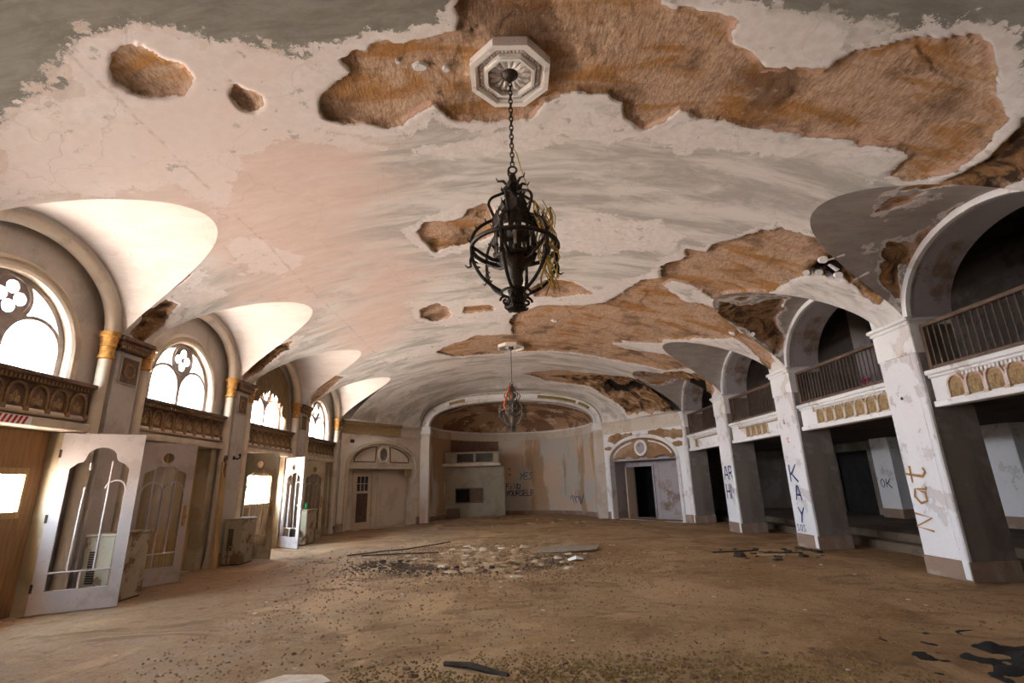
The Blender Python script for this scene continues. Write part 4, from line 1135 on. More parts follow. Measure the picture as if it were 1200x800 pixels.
# ------------------------------------------------------------------ canted end walls
def canted(sgn):
    ax, ay, bx, by = sgn * W, YC, sgn * CX, YE
    ux, uy = (bx - ax) / CL, (by - ay) / CL
    nx, ny = sgn * uy, -sgn * ux * 1.0
    # outward normal (away from the room)
    nx, ny = (uy * sgn, -ux * sgn)
    if nx * sgn < 0: nx, ny = -nx, -ny
    return lambda a_, b, d: (ax + ux * a_ + nx * d, ay + uy * a_ + ny * d, b)
A0, A1, SP2, CR = .42, 4.05, 2.50, .95
for sgn, nm in ((-1, 'wall_back_a'), (1, 'wall_back_b')):
    P = canted(sgn)
    ac = (A0 + A1) / 2; ah = (A1 - A0) / 2
    arcp = arc(ac, SP2, ah, 0, PI, 30, CR)
    mat_ = M['canted'] if sgn < 0 else M['canted_b'] if 'canted_b' in M else M['white']
    wl = struct('wall_back_%s' % ('canted' if sgn < 0 else 'ruined'), MB().slab(P, [(0, -.1), (CL, -.1), (CL, 6.6), (0, 6.6)], [[(A1, 0)] + arcp + [(A0, 0)]], 0, .30), mat_)
    # niche behind the arch
    nd = .50 if sgn < 0 else 1.05
    dl0, dl1 = (1.12, 2.04) if sgn < 0 else (2.5, 3.62)
    nb_ = MB().slab(P, [(A0 - .1, -.1), (A1 + .1, -.1), (A1 + .1, 3.6), (A0 - .1, 3.6)], [[(dl0, .02), (dl1, .02), (dl1, 2.26), (dl0, 2.26)]], nd, nd + .1)
    nb_.slab(P, [(A0 - .12, -.1), (A0, -.1), (A0, 3.6), (A0 - .12, 3.6)], [], .28, nd).slab(P, [(A1, -.1), (A1 + .12, -.1), (A1 + .12, 3.6), (A1, 3.6)], [], .28, nd)
    nb_.slab(P, [(A0 - .1, 2.5), (A1 + .1, 2.5), (A1 + .1, 2.6), (A0 - .1, 2.6)], [], .2, nd)
    part(wl, 'niche', nb_, M['canted'] if sgn < 0 else M['soffit'])
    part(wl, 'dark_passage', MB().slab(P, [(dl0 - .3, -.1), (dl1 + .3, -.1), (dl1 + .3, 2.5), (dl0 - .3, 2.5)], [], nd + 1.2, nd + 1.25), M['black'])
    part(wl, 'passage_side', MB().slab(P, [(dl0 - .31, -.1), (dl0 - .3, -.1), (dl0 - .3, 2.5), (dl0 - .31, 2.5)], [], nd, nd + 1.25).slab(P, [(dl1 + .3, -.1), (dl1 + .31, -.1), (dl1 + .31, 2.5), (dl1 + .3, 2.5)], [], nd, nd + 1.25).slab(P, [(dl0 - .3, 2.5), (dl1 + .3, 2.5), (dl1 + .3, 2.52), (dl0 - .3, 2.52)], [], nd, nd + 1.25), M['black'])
    path = [(A1, .0)] + [(A1, SP2)] + arcp[1:-1] + [(A0, SP2), (A0, 0)]
    part(wl, 'arch_moulding', MB().sweep(P, path, [(0, .05), (0, -.04), (.04, -.07), (.08, -.03), (.12, -.05), (.16, 0), (.16, .05)]), M['cream'] if sgn < 0 else M['white'], True)
    part(wl, 'wall_base', MB().slab(P, [(0, 0), (A0 - .14, 0), (A0 - .14, .3), (0, .3)], [], -.03, 0).slab(P, [(A1 + .14, 0), (CL, 0), (CL, .3), (A1 + .14, .3)], [], -.03, 0), M['column_base'])
    if sgn < 0:
        ty = [(A1 - .05, SP2 + .05)] + [(a_, b) for a_, b in arc(ac, SP2 + .05, ah - .05, 0, PI, 26, CR - .06)][1:-1] + [(A0 + .05, SP2 + .05)]
        part(wl, 'tympanum', MB().slab(P, ty, [], .10, .16), M['canted'])
        part(wl, 'tympanum_beam', MB().slab(P, [(A0, SP2 - .10), (A1, SP2 - .10), (A1, SP2 + .08), (A0, SP2 + .08)], [], .02, .2), M['cream'])
        for m_ in (-1, 1):
            seg = arc(ac, SP2 + .16, ah - .28, math.radians(14) if m_ > 0 else PI - math.radians(14), math.radians(76) if m_ > 0 else PI - math.radians(76), 12, CR - .26)
            seg = seg + [(ac + m_ * .42, SP2 + .18), (ac + m_ * (ah - .32), SP2 + .18)]
            if m_ < 0: seg = seg[::-1]
            part(wl, 'panel_moulding', MB().sweep(P, seg, [(-.025, .10), (-.025, .06), (.025, .06), (.025, .10)], True), M['frieze_hi'])
        oc8 = [(ac + .30 * math.cos(v + PI / 8) * .95, SP2 + .50 + .36 * math.sin(v + PI / 8)) for v in np.linspace(0, 2 * PI, 9)[:-1]]
        ct = part(wl, 'cartouche', MB().sweep(P, oc8, [(-.07, .10), (-.07, .02), (0, -.01), (.05, .03), (.05, .10)], True), M['cream'])
        part(ct, 'boss', MB().slab(P, [(ac + .20 * math.cos(v), SP2 + .50 + .25 * math.sin(v)) for v in np.linspace(0, 2 * PI, 17)[:-1]], [], .04, .1), M['column_side'])
        part(wl, 'cornice', MB().sweep(P, [(0, 3.80), (CL * .70, 3.80)], [(0, 0), (0, -.05), (-.06, -.05), (-.06, -.03), (-.38, -.03), (-.38, -.08), (-.44, -.12), (-.5, -.12), (-.5, 0)]), M['gilt_dull'])
        part(wl, 'bare_cornice', MB().sweep(P, [(CL * .70, 3.80), (CL, 3.80)], [(0, 0), (0, -.03), (-.38, -.02), (-.40, -.06), (-.5, -.08), (-.5, 0)]), M['canted'])
        part(wl, 'corbel', MB().slab(P, [(3.55, 2.12), (3.92, 2.12), (3.92, 2.42), (3.55, 2.42)], [], .06, .2), M['gilt_dull'])
        part(wl, 'vent_plate', MB().slab(P, [(.42, 3.42), (.62, 3.42), (.62, 3.56), (.42, 3.56)], [], -.012, 0), M['iron'])
        d = sroot('door_6', P(1.6, 0, nd))
        fr = [(dl0, .02), (dl1, .02), (dl1, 2.26), (dl0, 2.26)]
        part(d, 'casing', MB().sweep(P, fr, [(-.02, nd), (-.02, nd - .05), (.10, nd - .05), (.10, nd)], True), M['cream'])
        pn = []
        for i_ in range(3):
            for j_ in range(2):
                pn.append([(dl0 + .17 + i_ * .2, 1.50 + j_ * .31), (dl0 + .35 + i_ * .2, 1.50 + j_ * .31), (dl0 + .35 + i_ * .2, 1.78 + j_ * .31), (dl0 + .17 + i_ * .2, 1.78 + j_ * .31)])
        pn.append([(dl0 + .17, .25), (dl1 - .16, .25), (dl1 - .16, 1.4), (dl0 + .17, 1.4)])
        part(d, 'leaf', MB().slab(P, fr, pn, nd + .02, nd + .06), M['cream'])
        part(d, 'panel', MB().slab(P, pn[-1], [], nd + .04, nd + .05), M['rail'])
        for p_ in pn[:-1]: part(d, 'pane', MB().slab(P, p_, [], nd + .04, nd + .044), M['glass'])
    else:
        ty = [(A1 - .02, SP2 + .12)] + [(a_, b) for a_, b in arc(ac, SP2 + .1, ah - .02, 0.1, PI - .1, 26, CR - .06)] + [(A0 + .02, SP2 + .12)]
        low = [(A0 + .02 + (A1 - A0 - .04) * j / 22, SP2 + .02 + .16 * random.random()) for j in range(1, 22)]
        part(wl, 'broken_tympanum', MB().slab(P, ty + low, [], .08, .16), M['brown_plaster'])
        for lo, hi in ((.15, 1.25), (1.85, 2.95)):
            part(wl, 'plaster_remnant', MB().sweep(P, arc(ac, SP2 + .06, ah - .22, lo, hi, 14, CR - .2), [(-.03, .09), (-.03, .02), (.03, .02), (.03, .09)]), M['white'])
        oc8 = [(ac + .30 * math.cos(v), SP2 + .52 + .30 * math.sin(v)) for v in np.linspace(0, 2 * PI, 21)[:-1]]
        ct = part(wl, 'cartouche', MB().sweep(P, oc8, [(-.06, .10), (-.06, .01), (.05, .01), (.05, .10)], True), M['white'])
        part(ct, 'boss', MB().slab(P, [(ac + .22 * math.cos(v), SP2 + .52 + .22 * math.sin(v)) for v in np.linspace(0, 2 * PI, 17)[:-1]], [], .03, .1), M['soffit'])
        part(wl, 'cornice', MB().sweep(P, [(0, 3.76), (CL, 3.76)], [(0, 0), (0, -.04), (-.10, -.04), (-.10, -.025), (-.44, -.025), (-.44, -.07), (-.54, -.07), (-.54, 0)]), M['canted'])
        rnd = random.Random(3)
        for a_, b, s_ in ((.35, 3.45, .33), (1.0, 3.55, .30), (2.9, 3.55, .28), (3.6, 3.52, .36), (.3, 3.05, .2), (4.1, 3.1, .16), (1.5, 3.62, .18)):
            po = [(a_ + s_ * (1.1 + .5 * rnd.random()) * math.cos(v), b + s_ * (.45 + .35 * rnd.random()) * math.sin(v)) for v in np.linspace(0, 2 * PI, 15)[:-1]]
            part(wl, 'bare_patch', MB().slab(P, po, [], -.006, .0), M['brown_plaster'])
        d = sroot('door_7', P(3.0, 0, nd))
        part(d, 'casing', MB().sweep(P, [(dl0, .02), (dl1, .02), (dl1, 2.26), (dl0, 2.26)], [(-.02, nd), (-.02, nd - .05), (.08, nd - .05), (.08, nd)], True), M['soffit'])
        part(d, 'leaf', MB().slab(P, [(dl1 - .03, .02), (dl1 - .03, 2.24), (dl1 + .02, 2.24), (dl1 + .02, .02)], [], nd - .55, nd), M['cream'])
        part(wl, 'rubble', MB(), M['tan_plaster']) if False else None

# ------------------------------------------------------------------ proscenium and apse
def se(x, a_, zc_, r_, n=2.4): return zc_ + r_ * max(0, 1 - (abs(x) / a_) ** n) ** (1 / n)
N = 60
xs_in = [3.93 * math.cos(PI * i / N) for i in range(N + 1)]
def sepath(a_, z0, r_, N=60):
    out = []
    for i in range(N + 1):
        v = PI * i / N
        cx_ = math.copysign(abs(math.cos(v)) ** (2 / 2.4), math.cos(v)); out.append((a_ * cx_, z0 + r_ * abs(math.sin(v)) ** (2 / 2.4)))
    return out
PB = lambda a_, b, d: (a_, YE + d, b)
inn = sepath(3.93, HC + .05, 1.16); out_ = sepath(CX, HC + .08, 1.62)
WB = struct('wall_back', MB().slab(PB, [(CX + .02, -.1), (CX + .02, 6.75), (-CX - .02, 6.75), (-CX - .02, -.1)], [[(3.93, -.0999)] + inn + [(-3.93, -.0999)]], .02, .35), M['canted'])
part(WB, 'proscenium_arch', MB().sweep(PB, inn, [(0, .3), (0, -.05), (.06, -.10), (.12, -.05), (.28, -.05), (.33, -.09), (.40, 0), (.40, .3)]), M['pros_arch'] if 'pros_arch' in M else M['white'], True)
for i0, i1 in ((14, 26), (31, 40), (8, 14)):
    nm_, mt_ = ('gilt_band', M['olive_gilt']) if i0 != 31 else ('gilt_band', M['gilt_dull'])
    part(WB, nm_, MB().sweep(PB, inn[i0:i1] if i0 != 31 else inn[40:46], [(.13, -.045), (.13, -.062), (.27, -.062), (.27, -.045)]), mt_)
for s in (-1, 1):
    part(WB, 'arch_pier', MB().bbox(min(s * 3.91, s * 4.34), max(s * 3.91, s * 4.34), YE - .06, YE + .35, 0, HC - .32, .02), M['canted'])
    part(WB, 'pier_capital', MB().bbox(min(s * 3.87, s * 4.38), max(s * 3.87, s * 4.38), YE - .10, YE + .36, HC - .32, HC + .06, .03), M['white'])
AY, AA, AB = YE + .3, 4.02, 4.3
def apse_pt(v, k_=1.0): return (AA * k_ * math.cos(v), AY + AB * k_ * math.sin(v))
def curved(z0, z1, k0, k1, n=64, v0=0.0, v1=PI):
    mb = MB(); vs = []
    for i in range(n + 1):
        v = v0 + (v1 - v0) * i / n
        a_, b = apse_pt(v, k0), apse_pt(v, k1)
        vs += [(a_[0], a_[1], z0), (a_[0], a_[1], z1), (b[0], b[1], z0), (b[0], b[1], z1)]
    fs = []
    for i in range(n):
        o = i * 4
        fs += [(o, o + 4, o + 5, o + 1), (o + 2, o + 3, o + 7, o + 6), (o + 1, o + 5, o + 7, o + 3), (o, o + 2, o + 6, o + 4)]
    return mb.add(vs, fs)
AP = struct('wall_apse', curved(-.1, HC + .1, 1.0, 1.05), M['apse'], True)
part(AP, 'cornice', curved(3.98, 4.34, .985, 1.0), M['canted'], True)
part(AP, 'cornice_lip', curved(4.34, 4.42, .965, 1.0), M['white'], True)
part(AP, 'wall_base', curved(0, .22, .99, 1.0), M['column_base'])
part(AP, 'bare_brick', curved(3.3, 3.94, .992, 1.0, 16, PI * .56, PI * .80), M['frieze'])
dm = MB(); vs = []; fs = []; n1_, n2_ = 60, 24
for i in range(n1_ + 1):
    for j in range(n2_ + 1):
        v = PI * i / n1_; q = (PI / 2) * j / n2_
        a_ = apse_pt(v, math.cos(q)); jit = .05 * float(fbm(np.array(a_[0] * 1.4), np.array(a_[1] * 1.4), 4, 5)) * math.sin(q) * 2
        vs.append((a_[0], a_[1], HC + .1 + 1.12 * math.sin(q) + jit))
for i in range(n1_):
    for j in range(n2_):
        o = i * (n2_ + 1) + j; fs.append((o, o + 1, o + n2_ + 2, o + n2_ + 1))
M['dome'] = peel('apse_half_dome', (.48, .31, .19), (.24, .135, .075), (.78, .64, .49), t=(.47, .53), ts=(.58, .61), sc=.75, ssc=1.1, streak=False, fine=.45, bump=.9)
part(AP, 'half_dome', dm.add(vs, fs), M['dome'], True)
# graffiti on the apse wall
def PA(a_, b, d):
    xn = max(-.999, min(.999, a_ / AA)); v = math.acos(xn)
    p = apse_pt(v, 1.0 - .004 - d); return (p[0], p[1], b)
part(AP, 'graffiti', ribbon(word('YES', .36, 1.85, .36, .72, .25), PA, .06), M['paint_blue'])
part(AP, 'graffiti', ribbon(word('FiND', -.35, 1.36, .28, .75), PA, .05), M['paint_navy'])
part(AP, 'graffiti', ribbon(word('YOURSELF', -.38, .98, .30, .66), PA, .05), M['paint_navy'])
part(AP, 'graffiti', ribbon([[(3.0 + .1 * j, .8 + .25 * math.sin(j * 2.3)) for j in range(7)], [(3.3, .6), (3.2, .95), (3.5, .9), (3.45, .55)]], PA, .04), M['paint_navy'])
for b in (2.42, 2.12): part(AP, 'bolt_hole', ribbon([[(-.18, b), (-.10, b)]], PA, .09), M['dark_chip'])
M['booth'] = peel('booth_olive_plaster', (.36, .31, .235), (.30, .255, .19), (.24, .16, .09), t=(.5, .6), ts=(.55, .68))
# projection booth / organ loft against the apse
r = thing('stage_booth', 'plastered stage booth with a dark hatch and a glazed ledge', 'booth', (-2.0, 26.6, 0))
hb = [(-2.92, .78), (-1.53, .78), (-1.53, 1.44), (-2.92, 1.44)]
part(r, 'front_wall', MB().slab(lambda a_, b, d: (a_, 26.5 + d, b), [(-3.48, 0), (-.42, 0), (-.42, 2.55), (-3.48, 2.55)], [hb], 0, .12), M['booth'])
part(r, 'side_wall', MB().box(-.54, -.42, 26.62, 28.5, 0, 2.55), M['apse'])
part(r, 'ledge', MB().bbox(-3.6, -.60, 26.1, 26.6, 2.55, 2.70, .015), M['cream'])
part(r, 'upper_box', MB().slab(lambda a_, b, d: (a_, 26.3 + d, b), [(-3.45, 2.7), (-.70, 2.7), (-.70, 3.24), (-3.45, 3.24)], [[(-2.85, 2.76), (-2.0, 2.76), (-2.0, 3.18), (-2.85, 3.18)], [(-1.88, 2.76), (-.98, 2.76), (-.98, 3.18), (-1.88, 3.18)]], 0, .08).box(-3.45, -.7, 26.3, 28.0, 3.22, 3.28).box(-.78, -.70, 26.38, 28.2, 2.7, 3.22), M['booth'])
for a0 in (-2.85, -1.88): part(r, 'pane', MB().box(a0, a0 + .88, 26.34, 26.345, 2.76, 3.18), M['glass'])
part(r, 'box_interior', MB().box(-3.4, -.8, 26.7, 26.72, 2.7, 3.22), M['dark_plaster'])
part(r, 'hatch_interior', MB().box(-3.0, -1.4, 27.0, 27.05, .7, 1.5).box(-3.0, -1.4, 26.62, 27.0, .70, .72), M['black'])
part(r, 'hatch_panel', MB().bbox(-2.22, -1.53, 26.54, 26.57, .78, 1.44, .005), M['rail'])
part(r, 'hatch_frame', MB().sweep(lambda a_, b, d: (a_, 26.5 + d, b), hb, [(-.02, 0), (-.02, -.03), (.04, -.03), (.04, 0)], True), M['frieze'])
r = thing('wooden_crate', 'dark wooden crate on the stage floor under the hatch', 'crate', (-3.0, 25.9, 0))
for j in range(4): part(r, 'slat', MB().bbox(-3.3, -2.65, 25.68, 25.70, .06 + j * .12, .165 + j * .12, .004), M['rail'])
part(r, 'body', MB().bbox(-3.28, -2.67, 25.70, 26.1, .05, .52, .01), M['frieze'])

# ------------------------------------------------------------------ ceiling roses and chandeliers
def octring(mb, r0, r1, z0, z1, z2=None):
    # octagonal ring between apothems r0 (inner) and r1 (outer), top z1, bottom z0
    k_ = 1 / math.cos(PI / 8)
    vs = []
    for r_, z in ((r0, z1), (r0, z0), (r1, z0), (r1, z1)):
        vs += [(r_ * k_ * math.cos(PI / 8 + v * PI / 4), r_ * k_ * math.sin(PI / 8 + v * PI / 4), z) for v in range(8)]
    fs = []
    for a_ in range(3):
        for v in range(8):
            fs.append((a_ * 8 + v, a_ * 8 + (v + 1) % 8, (a_ + 1) * 8 + (v + 1) % 8, (a_ + 1) * 8 + v))
    return mb.add(vs, fs)
M['rose'] = peel('rose_white_plaster', (.78, .74, .71), (.66, .58, .53), (.40, .27, .2), t=(.56, .6), ts=(.62, .68), sc=3, ssc=3, streak=False, fine=.2, bump=.2)
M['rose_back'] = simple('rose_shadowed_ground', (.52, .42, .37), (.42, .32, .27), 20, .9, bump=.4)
me_pet = MB().add([(.0, -.022, 0), (.13, -.034, -.012), (.17, 0, -.005), (.13, .034, -.012), (0, .022, 0), (.07, 0, -.035)], [(0, 1, 5), (1, 2, 5), (2, 3, 5), (3, 4, 5), (4, 0, 5)]).mesh('petal', M['rose'])
me_bead = MB().lathe([(.001, -.022), (.012, -.018), (.016, 0), (.012, .01)], 6).mesh('bead', M['rose'])
def rose(loc, label, petals=range(16), beads=True, rings=(1, 1, 1)):
    r = thing('ceiling_rose', label, 'ceiling rose', loc)
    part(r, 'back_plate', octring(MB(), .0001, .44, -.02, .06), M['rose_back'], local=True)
    if rings[0]: part(r, 'outer_ring', octring(octring(MB(), .40, .46, -.075, .05), .37, .40, -.05, 0), M['rose'], local=True)
    if rings[1]: part(r, 'middle_ring', octring(octring(MB(), .255, .285, -.085, 0), .285, .30, -.06, 0), M['rose'], local=True)
    if rings[2]: part(r, 'centre_boss', MB().lathe([(.001, -.09), (.05, -.085), (.07, -.05), (.10, -.03), (.10, 0)], 16), M['iron'], True, True)
    for j in petals:
        o = link('petal', me_pet, r, (.085 * math.cos(j * PI / 8), .085 * math.sin(j * PI / 8), -.02)); o.rotation_euler = (0, 0, j * PI / 8)
    if beads:
        for sd in range(8):
            a_ = sd * PI / 4
            for j in range(7):
                tpos = (j - 3) * .042; rr = .335
                link('bead', me_bead, r, (rr * math.cos(a_) - tpos * math.sin(a_), rr * math.sin(a_) + tpos * math.cos(a_), -.02))
    return r
CH1 = (-.09, 4.78); CH2 = (-.02, 17.0)
rose((CH1[0], CH1[1], HC + APEX + .02), 'white octagonal ceiling rose with beaded rings above the large dark chandelier')
rose((CH2[0], CH2[1], HC + APEX + .02), 'broken white ceiling rose above the small grey chandelier', range(0, 16, 2), False, (1, 0, 1))

def scroll(r0, z0, sc, turns=1.35, flip=1, n=18):
    pts = []
    for i in range(n):
        v = i / (n - 1); a_ = v * turns * 2 * PI; q = sc * (1 - .8 * v)
        pts.append((r0 + q * math.cos(a_) - sc, 0, z0 + flip * q * math.sin(a_)))
    return pts
def spline(pts, n=5):
    # Catmull-Rom through the points, so bent iron stays smooth
    P_ = [Vector(p) for p in pts]; P_ = [P_[0] * 2 - P_[1]] + P_ + [P_[-1] * 2 - P_[-2]]; out = []
    for i in range(1, len(P_) - 2):
        a_, b, c_, d = P_[i - 1:i + 3]
        for j in range(n):
            t = j / n
            out.append(.5 * ((2 * b) + (c_ - a_) * t + (2 * a_ - 5 * b + 4 * c_ - d) * t * t + (3 * b - a_ - 3 * c_ + d) * t ** 3))
    return out + [P_[-2]]
def turn(mbv, ang):
    ca, sa = math.cos(ang), math.sin(ang)
    return [(x * ca - y * sa, x * sa + y * ca, z) for x, y, z in mbv]
def chandelier(name, label, loc, mat, chain=True):
    # loc: centre of the main ring; everything is local to it
    r = thing(name, label, 'chandelier', loc)
    R = .455
    ring = []
    part(r, 'main_ring', MB().tube([(R * math.cos(v), R * math.sin(v), 0) for v in np.linspace(0, 2 * PI, 49)[:-1]], .024, 8, True, 1.0), mat, True, True)
    part(r, 'lower_ring', MB().tube([(.15 * math.cos(v), .15 * math.sin(v), -.50) for v in np.linspace(0, 2 * PI, 29)[:-1]], .014, 6, True), mat, True, True)
    part(r, 'upper_ring', MB().tube([(.21 * math.cos(v), .21 * math.sin(v), .22) for v in np.linspace(0, 2 * PI, 29)[:-1]], .018, 6, True), mat, True, True)
    part(r, 'candle_ring', MB().tube([(.20 * math.cos(v), .20 * math.sin(v), -.12) for v in np.linspace(0, 2 * PI, 29)[:-1]], .02, 6, True), mat, True, True)
    part(r, 'stem', MB().lathe([(.001, -.72), (.03, -.71), (.10, -.685), (.10, -.66), (.055, -.62), (.07, -.55), (.09, -.48), (.06, -.44), (.08, -.38), (.075, -.30), (.10, -.22), (.17, -.17), (.21, -.13), (.215, -.10), (.18, -.10), (.09, -.12), (.06, 0.0), (.05, .12), (.045, .18), (.02, .24), (.03, .28), (.055, .34), (.05, .40), (.07, .46), (.10, .50), (.06, .56), (.045, .64), (.06, .72), (.075, .76), (.05, .82), (.03, .90), (.001, .92)], 16), mat, True, True)
    rib = MB().tube(spline([(R, 0, 0), (.46, 0, .06), (.42, 0, .16), (.33, 0, .25), (.235, 0, .31)]), .017, 6)
    rib.tube(spline([(.21, 0, .22), (.23, 0, .30), (.22, 0, .345), (.25, 0, .42), (.275, 0, .50), (.24, 0, .575), (.15, 0, .63), (.09, 0, .66)]), .016, 6)
    low = MB().tube(spline([(R, 0, 0), (.462, 0, -.08), (.44, 0, -.20), (.37, 0, -.33), (.27, 0, -.43), (.15, 0, -.50)]), .018, 6)
    for (x_, z_, dx_, dz_) in ((.46, -.05, -.05, -.02), (.455, -.12, -.05, -.03), (.44, -.19, -.05, -.015), (.41, -.25, -.045, .0), (.465, .03, .045, .03), (.30, .275, .02, .05), (.40, .19, .03, .04)):
        (low if z_ < 0 else rib).tube([(x_, 0, z_), (x_ + dx_ * .6, 0, z_ + dz_ * .4), (x_ + dx_, 0, z_ + dz_)], [.016, .011, .002], 5)
    low.tube([(R, 0, -.10), (.475, 0, -.18), (.47, 0, -.25), (.50, 0, -.26), (.53, 0, -.235)], [.014, .014, .012, .009, .004], 6)
    bot = MB().tube(scroll(.17, -.60, .06, 1.3, 1), .013, 6).tube(scroll(.12, -.66, .035, 1.2, -1), .010, 6)
    topm = MB().tube(scroll(.13, .70, .055, 1.3, -1), .014, 6).tube([(.05, 0, .74), (.11, 0, .80), (.17, 0, .79), (.19, 0, .83)], [.018, .016, .010, .004], 6)
    leafp = []
    for sgn in (-1, 1):
        leafp += [(.0, 0, 0)]
    leaf = MB().add([(.20, -.05, .20), (.20, .05, .20), (.235, .062, .29), (.23, 0, .39), (.235, -.062, .29), (.215, 0, .27), (.26, .085, .33), (.26, -.085, .33)], [(0, 1, 5), (1, 2, 5), (2, 3, 5), (3, 4, 5), (4, 0, 5), (1, 6, 2), (0, 4, 7)])
    leaf2 = MB().add([(v[0] - .10, v[1] * 1.2, v[2] + .22) for v in leaf.v], leaf.f)
    leafc = MB().add([(v[0] * 1.0, v[1], v[2] * .8 - .18) for v in leaf.v], leaf.f)
    cup = MB().lathe([(.012, -.12), (.03, -.09), (.035, -.06), (.02, -.05)], 8, (.20, 0, 0))
    can = MB().lathe([(.017, -.06), (.017, .11), (.012, .112), (.012, .13), (.018, .15), (.014, .18), (.003, .20)], 8, (.20, 0, 0))
    band = MB()
    me = {}
    for nm, mb_, mt, sm in (('upper_rib', rib, mat, True), ('lower_rib', low, mat, True), ('bottom_scroll', bot, mat, True), ('top_scroll', topm, mat, True), ('leaf', leaf, mat, False), ('crown_leaf', leaf2, mat, False), ('candle_leaf', leafc, mat, False), ('candle_cup', cup, mat, True), ('candle', can, M['candle'], True)):
        me[nm] = mb_.mesh(nm, mt, sm)
    for j in range(6):
        a_ = j * PI / 3 + .22
        for nm in ('upper_rib', 'lower_rib', 'bottom_scroll', 'top_scroll', 'crown_leaf'):
            link(nm, me[nm], r).rotation_euler = (0, 0, a_)
        brace = MB()
    for j in range(12):
        link('leaf', me['leaf'], r).rotation_euler = (0, 0, j * PI / 6 + .1)
    for j in range(8):
        o = link('candle_cup', me['candle_cup'], r); o.rotation_euler = (0, 0, j * PI / 4)
        link('candle', me['candle'], o)
        link('candle_leaf', me['candle_leaf'], r).rotation_euler = (0, 0, j * PI / 4 + .4)
    bar_ = MB().box(.205, .215, -.018, .018, -.10, .22).mesh('drum_bar', mat)
    for j in range(14): link('drum_bar', bar_, r).rotation_euler = (0, 0, j * 2 * PI / 14)
    # horizontal arms from the ring to the stem
    am = MB().tube([(R, 0, -.02), (.34, 0, -.10), (.24, 0, -.15), (.10, 0, -.16)], [.014, .018, .02, .02], 6).mesh('arm', mat, True)
    for j in range(6): link('arm', am, r).rotation_euler = (0, 0, j * PI / 3 + .22)
    part(r, 'top_loop', MB().tube([(.045 * math.cos(v), 0, .955 + .045 * math.sin(v)) for v in np.linspace(0, 2 * PI, 17)[:-1]], .012, 6, True), mat, True, True)
    zt = HC + APEX - .05 - loc[2]
    if chain:
        ml = MB().tube([(.021 * math.cos(v), 0, .040 * math.sin(v)) for v in np.linspace(0, 2 * PI, 13)[:-1]], .0075, 5, True).mesh('chain_link', mat, True)
        n = int((zt - 1.0) / .062) + 1
        for j in range(n):
            o = link('chain_link', ml, r, (0, 0, 1.03 + j * (zt - 1.0) / n)); o.rotation_euler = (0, 0, (j % 2) * PI / 2 + .3)
    else:
        part(r, 'rod', MB().tube([(0, 0, .98), (0, 0, zt)], .012, 8), mat, True, True)
        part(r, 'canopy', MB().lathe([(.012, zt - .08), (.05, zt - .05), (.09, zt - .02), (.09, zt)], 14), mat, True, True)
    return r
Z1 = 4.04
ch1 = chandelier('chandelier', 'large dark wrought-iron cage chandelier hung with tangled yellow wire', (CH1[0], CH1[1], Z1), M['iron'])
rnd = random.Random(5)
for j in range(22):
    x0 = .25 + .11 * rnd.random(); y0 = -.25 + .25 * rnd.random(); pts = []
    z = .46 - .22 * rnd.random(); zb = -.2 - .35 * rnd.random()
    for q in range(9):
        v = q / 8; pts.append((x0 + .06 * math.sin(v * 7 + j) + .05 * v, y0 + .05 * math.cos(v * 6 + j * 2), z + (zb - z) * v))
    part(ch1, 'wire', MB().tube(pts, .0065, 5), M['wire'], True, True)
part(ch1, 'wire', MB().tube([(.0, -.03, 1.25), (.05, -.03, 1.15), (.09, -.04, .95), (.13, -.05, .80), (.2, -.06, .55), (.33, -.1, .35), (.36, -.1, .0), (.44, -.1, -.12)], .005, 5), M['wire'], True, True)
part(ch1, 'wire', MB().tube([(.30, -.1, .38), (.40, -.1, .42), (.44, -.1, .3), (.42, -.1, .18)], .005, 5), M['wire'], True, True)
ch2 = chandelier('chandelier', 'small grey cage chandelier with an orange rag hanging before the apse', (CH2[0], CH2[1], Z1 + .01), M['iron_grey'], False)
single('orange_rag', MB().tube([(-.06, -.05, .95), (-.10, -.1, .75), (-.20, -.16, .45), (-.28, -.2, .15), (-.22, -.2, -.08)], [.02, .05, .07, .07, .03], 8, False, .5).tube([(-.08, -.06, .8), (-.03, -.1, .5), (-.10, -.15, .25)], [.02, .03, .02], 6), M['orange'],
       'orange rag draped on the small grey chandelier', 'rag', (CH2[0], CH2[1], Z1 + .01), True, local=True)

# ------------------------------------------------------------------ debris on the floor
def chunk_mesh(seed, flatness, mat, nm):
    rn = random.Random(seed); n = 7
    top = []; bot = []
    for i in range(n):
        a_ = 2 * PI * i / n + .4 * rn.random(); q = .6 + .5 * rn.random()
        bot.append((q * math.cos(a_), q * math.sin(a_), 0)); top.append((q * .78 * math.cos(a_), q * .78 * math.sin(a_), flatness * (.7 + .6 * rn.random())))
    vs = bot + top; fs = [tuple(range(n - 1, -1, -1)), tuple(range(n, 2 * n))] + [(i, (i + 1) % n, n + (i + 1) % n, n + i) for i in range(n)]
    return MB().add(vs, fs).mesh(nm, mat)
CH = {}
for key, mt in (('pale', 'pale_chip'), ('tan', 'tan_plaster'), ('brown', 'brown_chip'), ('dark', 'dark_chip')):
    CH[key] = [chunk_mesh(j * 7 + len(key), .35 + .12 * j, M[mt], key + '_chunk') for j in range(4)]
def fz(x, y):
    return 0.0
fdat = FL.data
import mathutils
from mathutils.bvhtree import BVHTree
bvh = BVHTree.FromPolygons([v.co for v in fdat.vertices], [p.vertices for p in fdat.polygons])
def ground(x, y):
    h = bvh.ray_cast(Vector((x, y, 2)), Vector((0, 0, -1)))
    return h[0].z if h[0] is not None else 0.0
rnd = random.Random(11)
